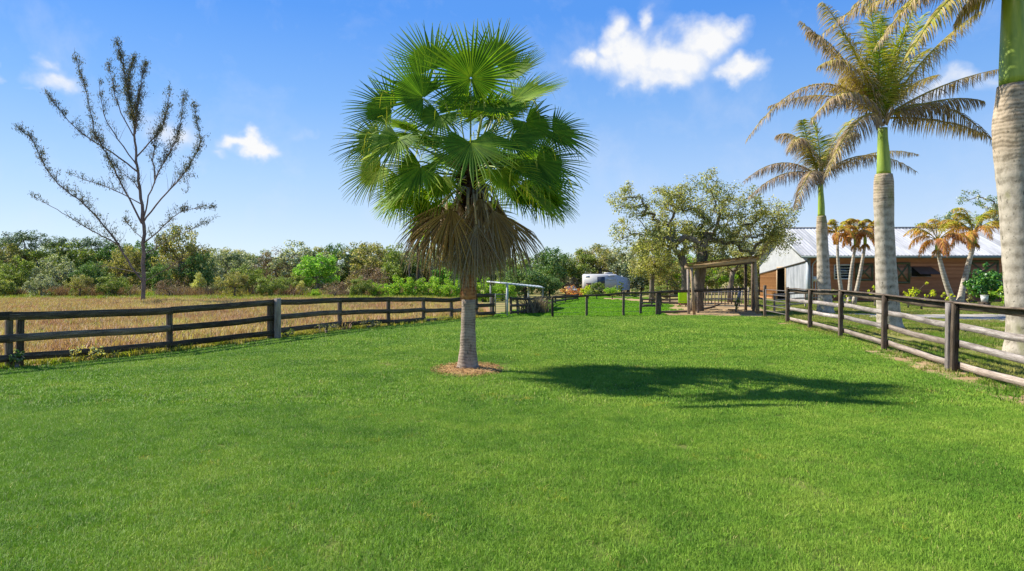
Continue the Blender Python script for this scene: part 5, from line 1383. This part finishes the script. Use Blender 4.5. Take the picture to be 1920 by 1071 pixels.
shrub('orange leaved shrub left of the caravan',1075,560,66,2.6,1.1,'leaf_orange',511,22,22,.16,.1)
shrub('yellow orange croton shrub in front of the caravan',1103,560,62,1.7,1.15,'leaf_yellow',512,24,26)
shrub('dark green shrub in front of the caravan window',1119,560,61,1.5,1.5,'leaf_mid',513,34,30)
shrub('bright green palm like shrub in front of the caravan wall',1148,560,63,1.7,1.05,'leaf_lime',514,26,26)
shrub('creeper climbing the corner of the caravan',1164,560,71,.6,1.7,'leaf_mid',515,20,24)
shrub('small green weed on the bare soil under the timber shelter',1380,585,40,.6,.9,'leaf_mid',516,9,18,.1,.06)
# weeds on the left fence
def weed(lbl,px,py,h_,w_,leaf,seed,n=16,per=14):
    g=G(px,py); shrub(lbl,px,py,g.y,w_,h_,leaf,seed,n,per,.06,.035,'weed')
weed('dark green weed climbing the first fence post on the left',32,690,.42,.32,'leaf_dark',520,18,16)
weed('low reddish green weed under the bottom board near the left edge',160,676,.34,.9,'leaf_gold',521,20,18)
weed('low green weed under the bottom rail right of the reddish weed',186,672,.26,.7,'leaf_mid',522,18,18)
weed('grass tuft weed right of the pale doubled fence post',540,634,.3,.5,'leaf_mid',523,12,14)
weed('green weed tuft between fourth and fifth left fence posts',612,626,.35,1.0,'leaf_olive',524,16,16)
weed('green weed tuft beside the fifth left fence post',690,616,.35,1.2,'leaf_olive',525,18,16)
# dry bush by the back fence and debris
t=bpy.data.objects.new('dry_bush',brush(211,420,1.2,1.0,M['wood_mid'] if False else leafmat('dry_stalk',(.20,.14,.09),(.28,.21,.13),(.14,.10,.07),.15) if True else leafmat('dry_stalk',(0.525,0.385,0.263),(0.62,0.595,0.385),(0.35,0.263,0.175),.2),.04,.35)); COL.objects.link(t); t.location=G(1003,589); tag(t,'pale dry bush leaning on the dark back fence','bush')

# ---- caravan
cv=empty('caravan'); CVY=72.0; tag(cv,'white caravan with a dark window beyond the far green field','caravan')
CW=plain('caravan_white',(.50,.49,.47),.4,.06,1); CG=plain('caravan_grey',(.42,.45,.49),.45,.1,1)
x0=W(1096,0,CVY).x; x1=W(1157,0,CVY).x; zt=CZ-(514-HZ)*CVY/F; z0=.55; D_=2.4; x2=W(1181,0,CVY+5.5).x; zb=zt-.15
mb=MB(); mb.box((x0,CVY,z0),(x1,CVY+D_,zt-.12))
mb.add([(x0,CVY,zt-.12),(x1,CVY,zt-.12),(x1,CVY+D_,zt-.12),(x0,CVY+D_,zt-.12),(x0+.1,CVY+.2,zt),(x1-.1,CVY+.2,zt),(x1-.1,CVY+D_-.2,zt),(x0+.1,CVY+D_-.2,zt)],[(4,5,6,7),(0,1,5,4),(1,2,6,5),(2,3,7,6),(3,0,4,7)])
bd=mb.build('body',CW,cv)
mb=MB(); mb.add([(x1+.01,CVY+.3,z0),(x2,CVY+5.5,z0),(x2,CVY+5.5,zt-.5),(x1+.01,CVY+.3,zt-.1),(x1-1.5,CVY+6,zt-.5),(x1-1.5,CVY+2.5,zt-.1)],[(0,1,2,3),(3,2,4,5)])
mb.build('side_wall',CG,cv)
mb=MB(); wx0=W(1120,0,CVY).x; wx1=W(1134,0,CVY).x
mb.box((wx0,CVY-.04,CZ-(538-HZ)*CVY/F),(wx1,CVY-.005,CZ-(519-HZ)*CVY/F)); mb.build('window',plain('tinted_glass',(.04,.05,.07),.15,.1),cv)
mb=MB(); mb.box((W(1136,0,CVY).x,CVY-.03,CZ-(525-HZ)*CVY/F),(x1-.1,CVY-.004,CZ-(523.5-HZ)*CVY/F)); mb.box((W(1098,0,CVY).x,CVY-.03,CZ-(521-HZ)*CVY/F),(W(1106,0,CVY).x,CVY-.004,CZ-(517.5-HZ)*CVY/F)); mb.box((W(1141,0,CVY).x,CVY-.03,CZ-(518-HZ)*CVY/F),(W(1152,0,CVY).x,CVY-.004,CZ-(516-HZ)*CVY/F)); mb.build('trim',CG,cv)
mb=MB(); mb.box((W(1099,0,CVY).x,CVY-.03,.7),(W(1108,0,CVY).x,CVY-.004,CZ-(531-HZ)*CVY/F)); mb.build('storage_hatch',plain('hatch_brown',(.28,.12,.06),.6),cv)
mb=MB(); mb.box((W(1136,0,CVY).x,CVY+.5,zt+.01),(W(1150,0,CVY).x,CVY+1.4,zt+.18)); mb.build('roof_unit',CW,cv)
mb=MB(); 
for a in (x0+.8,x1-.8): mb.tube([(a,CVY+.2,.33),(a,CVY+.45,.33)],.33,16)
mb.build('wheels',M['dark'],cv)
# tiny shed left of the caravan
sd_=empty('small_shed'); tag(sd_,'tiny shed with white pitched roof left of the caravan','shed'); Y=76
a0=W(1061,0,Y).x; a1=W(1083,0,Y).x
mb=MB(); mb.box((a0+.1,Y,0),(a1-.1,Y+2.4,.62)); mb.build('wall',M['cedar_siding'],sd_)
mb=MB(); mb.add([(a0,Y-.2,.55),(a1,Y-.2,.55),(a1-.3,Y+1.2,1.0),(a0+.1,Y+1.2,1.0),(a1,Y+2.6,.55),(a0,Y+2.6,.55)],[(0,1,2,3),(3,2,4,5)]); mb.build('roof',CW,sd_)

# ---- lime green tub on its legs
TB=G(1281,575); tb=empty('feed_tub',TB); tag(tb,'lime green plastic tub standing on short legs by the oak trunk','tub')
lime=plain('lime_plastic',(.42,.85,.015),.38,.06,2); s_=TB.y/F
mb=MB(); n=28; prof=[(.28,.25),(.36,.27),(.37,.95),(.40,.97),(.40,1.03),(.37,1.03),(.34,.95),(.30,.32),(0.01,.30)]
V=[];mul=11*s_/.40
for r_,z in prof:
    for i in range(n):
        a=i/n*2*PI; sq=1/(max(abs(math.cos(a)),abs(math.sin(a)))**.5)
        V.append((math.cos(a)*r_*mul*sq*.9,math.sin(a)*r_*mul*sq*.9,z))
f=[(k*n+i,k*n+(i+1)%n,(k+1)*n+(i+1)%n,(k+1)*n+i) for k in range(len(prof)-1) for i in range(n)]
mb.add(V,f); mb.f.append(np.asarray([list(range(n-1,-1,-1))])); mb.m.append(0); mb.build('tub',lime,tb,True)
for a,b_ in ((-.22,-.2),(.22,-.2),(.22,.2),(-.22,.2)):
    mb=MB(); mb.beam((a,b_,0),(a,b_,.27),.06,.06); mb.build('leg',plain('red_leg',(.26,.06,.04),.6) if a<0 and b_<0 else bpy.data.materials['red_leg'],tb)

# ---- timber stacks and pallets on the dirt
def pallet(lbl,px,py,w_,h_,n=4,rz=0,mat='wood_dark',name='timber_rack'):
    g=G(px,py); t=empty(name,g,rz); tag(t,lbl,'rack')
    for k in range(n):
        z=.08+k*h_/n; o=rail(t,(-w_/2,-.05,z),(w_/2,-.05,z),h_/n*.5,.05,M[mat],0,'board')
    for e in (-w_/2+.1,0,w_/2-.1):
        mb=MB(); mb.box((e-.05,-.02,0),(e+.05,.1,h_)); mb.build('upright',M[mat],t)
pallet('low dark timber rack left of the black corner posts',1222,575,1.5,.62,3)
pallet('dark slatted rack behind the black top rail near the tub',1256,570,1.9,.75,3)
t=empty('log',G(1216,577)); tag(t,'short dark log lying on bare soil left of the corner posts','log')
mb=MB(); mb.tube([(-.6,0,.1),(0,.05,.12),(.6,0,.1)],[.1,.11,.09],8); mb.build('stem',M['bark_dark'],t,True)
t=empty('fallen_branch',G(1325,581)); tag(t,'dark fallen branch leaning on the soil beside the oak trunk','branch')
mb=MB(); mb.tube([(-.2,0,.06),(.3,0,.15),(.9,.1,.36)],[.09,.07,.03],6); mb.tube([(.3,0,.15),(.6,-.2,.12)],[.04,.01],5); mb.build('stem',M['bark_dark'],t,True)
t=empty('slatted_pen'); tag(t,'row of thin pale stakes forming a pen behind the timber shelter','fence')
mb_=[]
for k in range(14):
    px=1322+k*6.2; g=G(px,572-(k%3)*.8); mb=MB(); mb.beam(g,g+Vector((rnd.uniform(-.08,.08),0,rnd.uniform(1.0,1.45))),.07,.07); mb.build('stake',M['wood_mid'] if k%3 else M['wood_tan'],t)
a_=G(1320,572.5); b_=G(1406,572.5); rail(t,a_+Vector((0,0,.95)),b_+Vector((0,0,1.0)),.08,.04,M['wood_mid']); rail(t,a_+Vector((0,0,.45)),b_+Vector((0,0,.45)),.08,.04,M['wood_mid'])
t=empty('board_stack'); tag(t,'pale boards leaning together behind the shelter beside the pale tree','boards')
for k in range(3):
    g=G(1378+k*4,574); mb=MB(); mb.beam(g,g+Vector((.35-.1*k,.1,1.05)),.14,.03); mb.build('board',M['wood_pale'],t)
t=empty('feed_trough',G(1330,584)); tag(t,'low brown heap of timber offcuts on bare soil under the oak','timber offcuts')
for k in range(9):
    mb=MB(); a=rnd.uniform(0,PI); c=Vector((rnd.uniform(-.2,2.2),rnd.uniform(-.5,.6),rnd.uniform(.04,.10))); d=Vector((math.cos(a),math.sin(a)*.6,rnd.uniform(-.05,.05)))*rnd.uniform(.3,.7)
    mb.beam(c-d*.5,c+d*.5,.1,.05); mb.build('board',M['wood_tan'] if k%2 else M['wood_dark'],t)
t.name='timber_offcuts'
# paling fence left of the barn (behind gate) with bars
t=empty('post_rail_fence'); tag(t,'short dark rail fence linking the timber shelter to the pipe gate','fence')
a_=G(1413,584); b_=G(1435,594)
for z in (1.25,.85,.45): rail(t,a_+Vector((.05,0,z)),b_+Vector((0,0,z+.05)),.10,.04,M['wood_dark'])
# rails between gate area and barn
t=empty('pipe_corral'); tag(t,'low grey rail corral in front of the barn doorway','fence')
cr_=[G(1452,583),G(1480,580),G(1510,577),G(1545,576)]
for p in cr_: post(t,p,1.05,.1,.1,M['wood_mid'])
for p,q in zip(cr_[:-1],cr_[1:]):
    for z in (.3,.65,.98): rail(t,p+Vector((0,-.07,z)),q+Vector((0,-.07,z)),.09,.03,M['wood_mid'])
# white bucket
t=empty('bucket',G(1846,575)); tag(t,'small white bucket beside the big glossy green bush','bucket')
t.location=((1846-960)/F*41,41,0)
mb=MB(); mb.tube([(0,0,.55),(0,0,.95)],[.17,.21],16); mb.tube([(0,0,.93),(0,0,.96)],[.23,.23],16); mb.build('pail',M['white_paint'],t,True)
mb=MB(); mb.box((-.22,-.22,0),(.22,.22,.5)); mb.box((-.26,-.26,.5),(.26,.26,.545)); mb.build('stand',M['wood_dark'],t)
print('objects',len(bpy.data.objects))
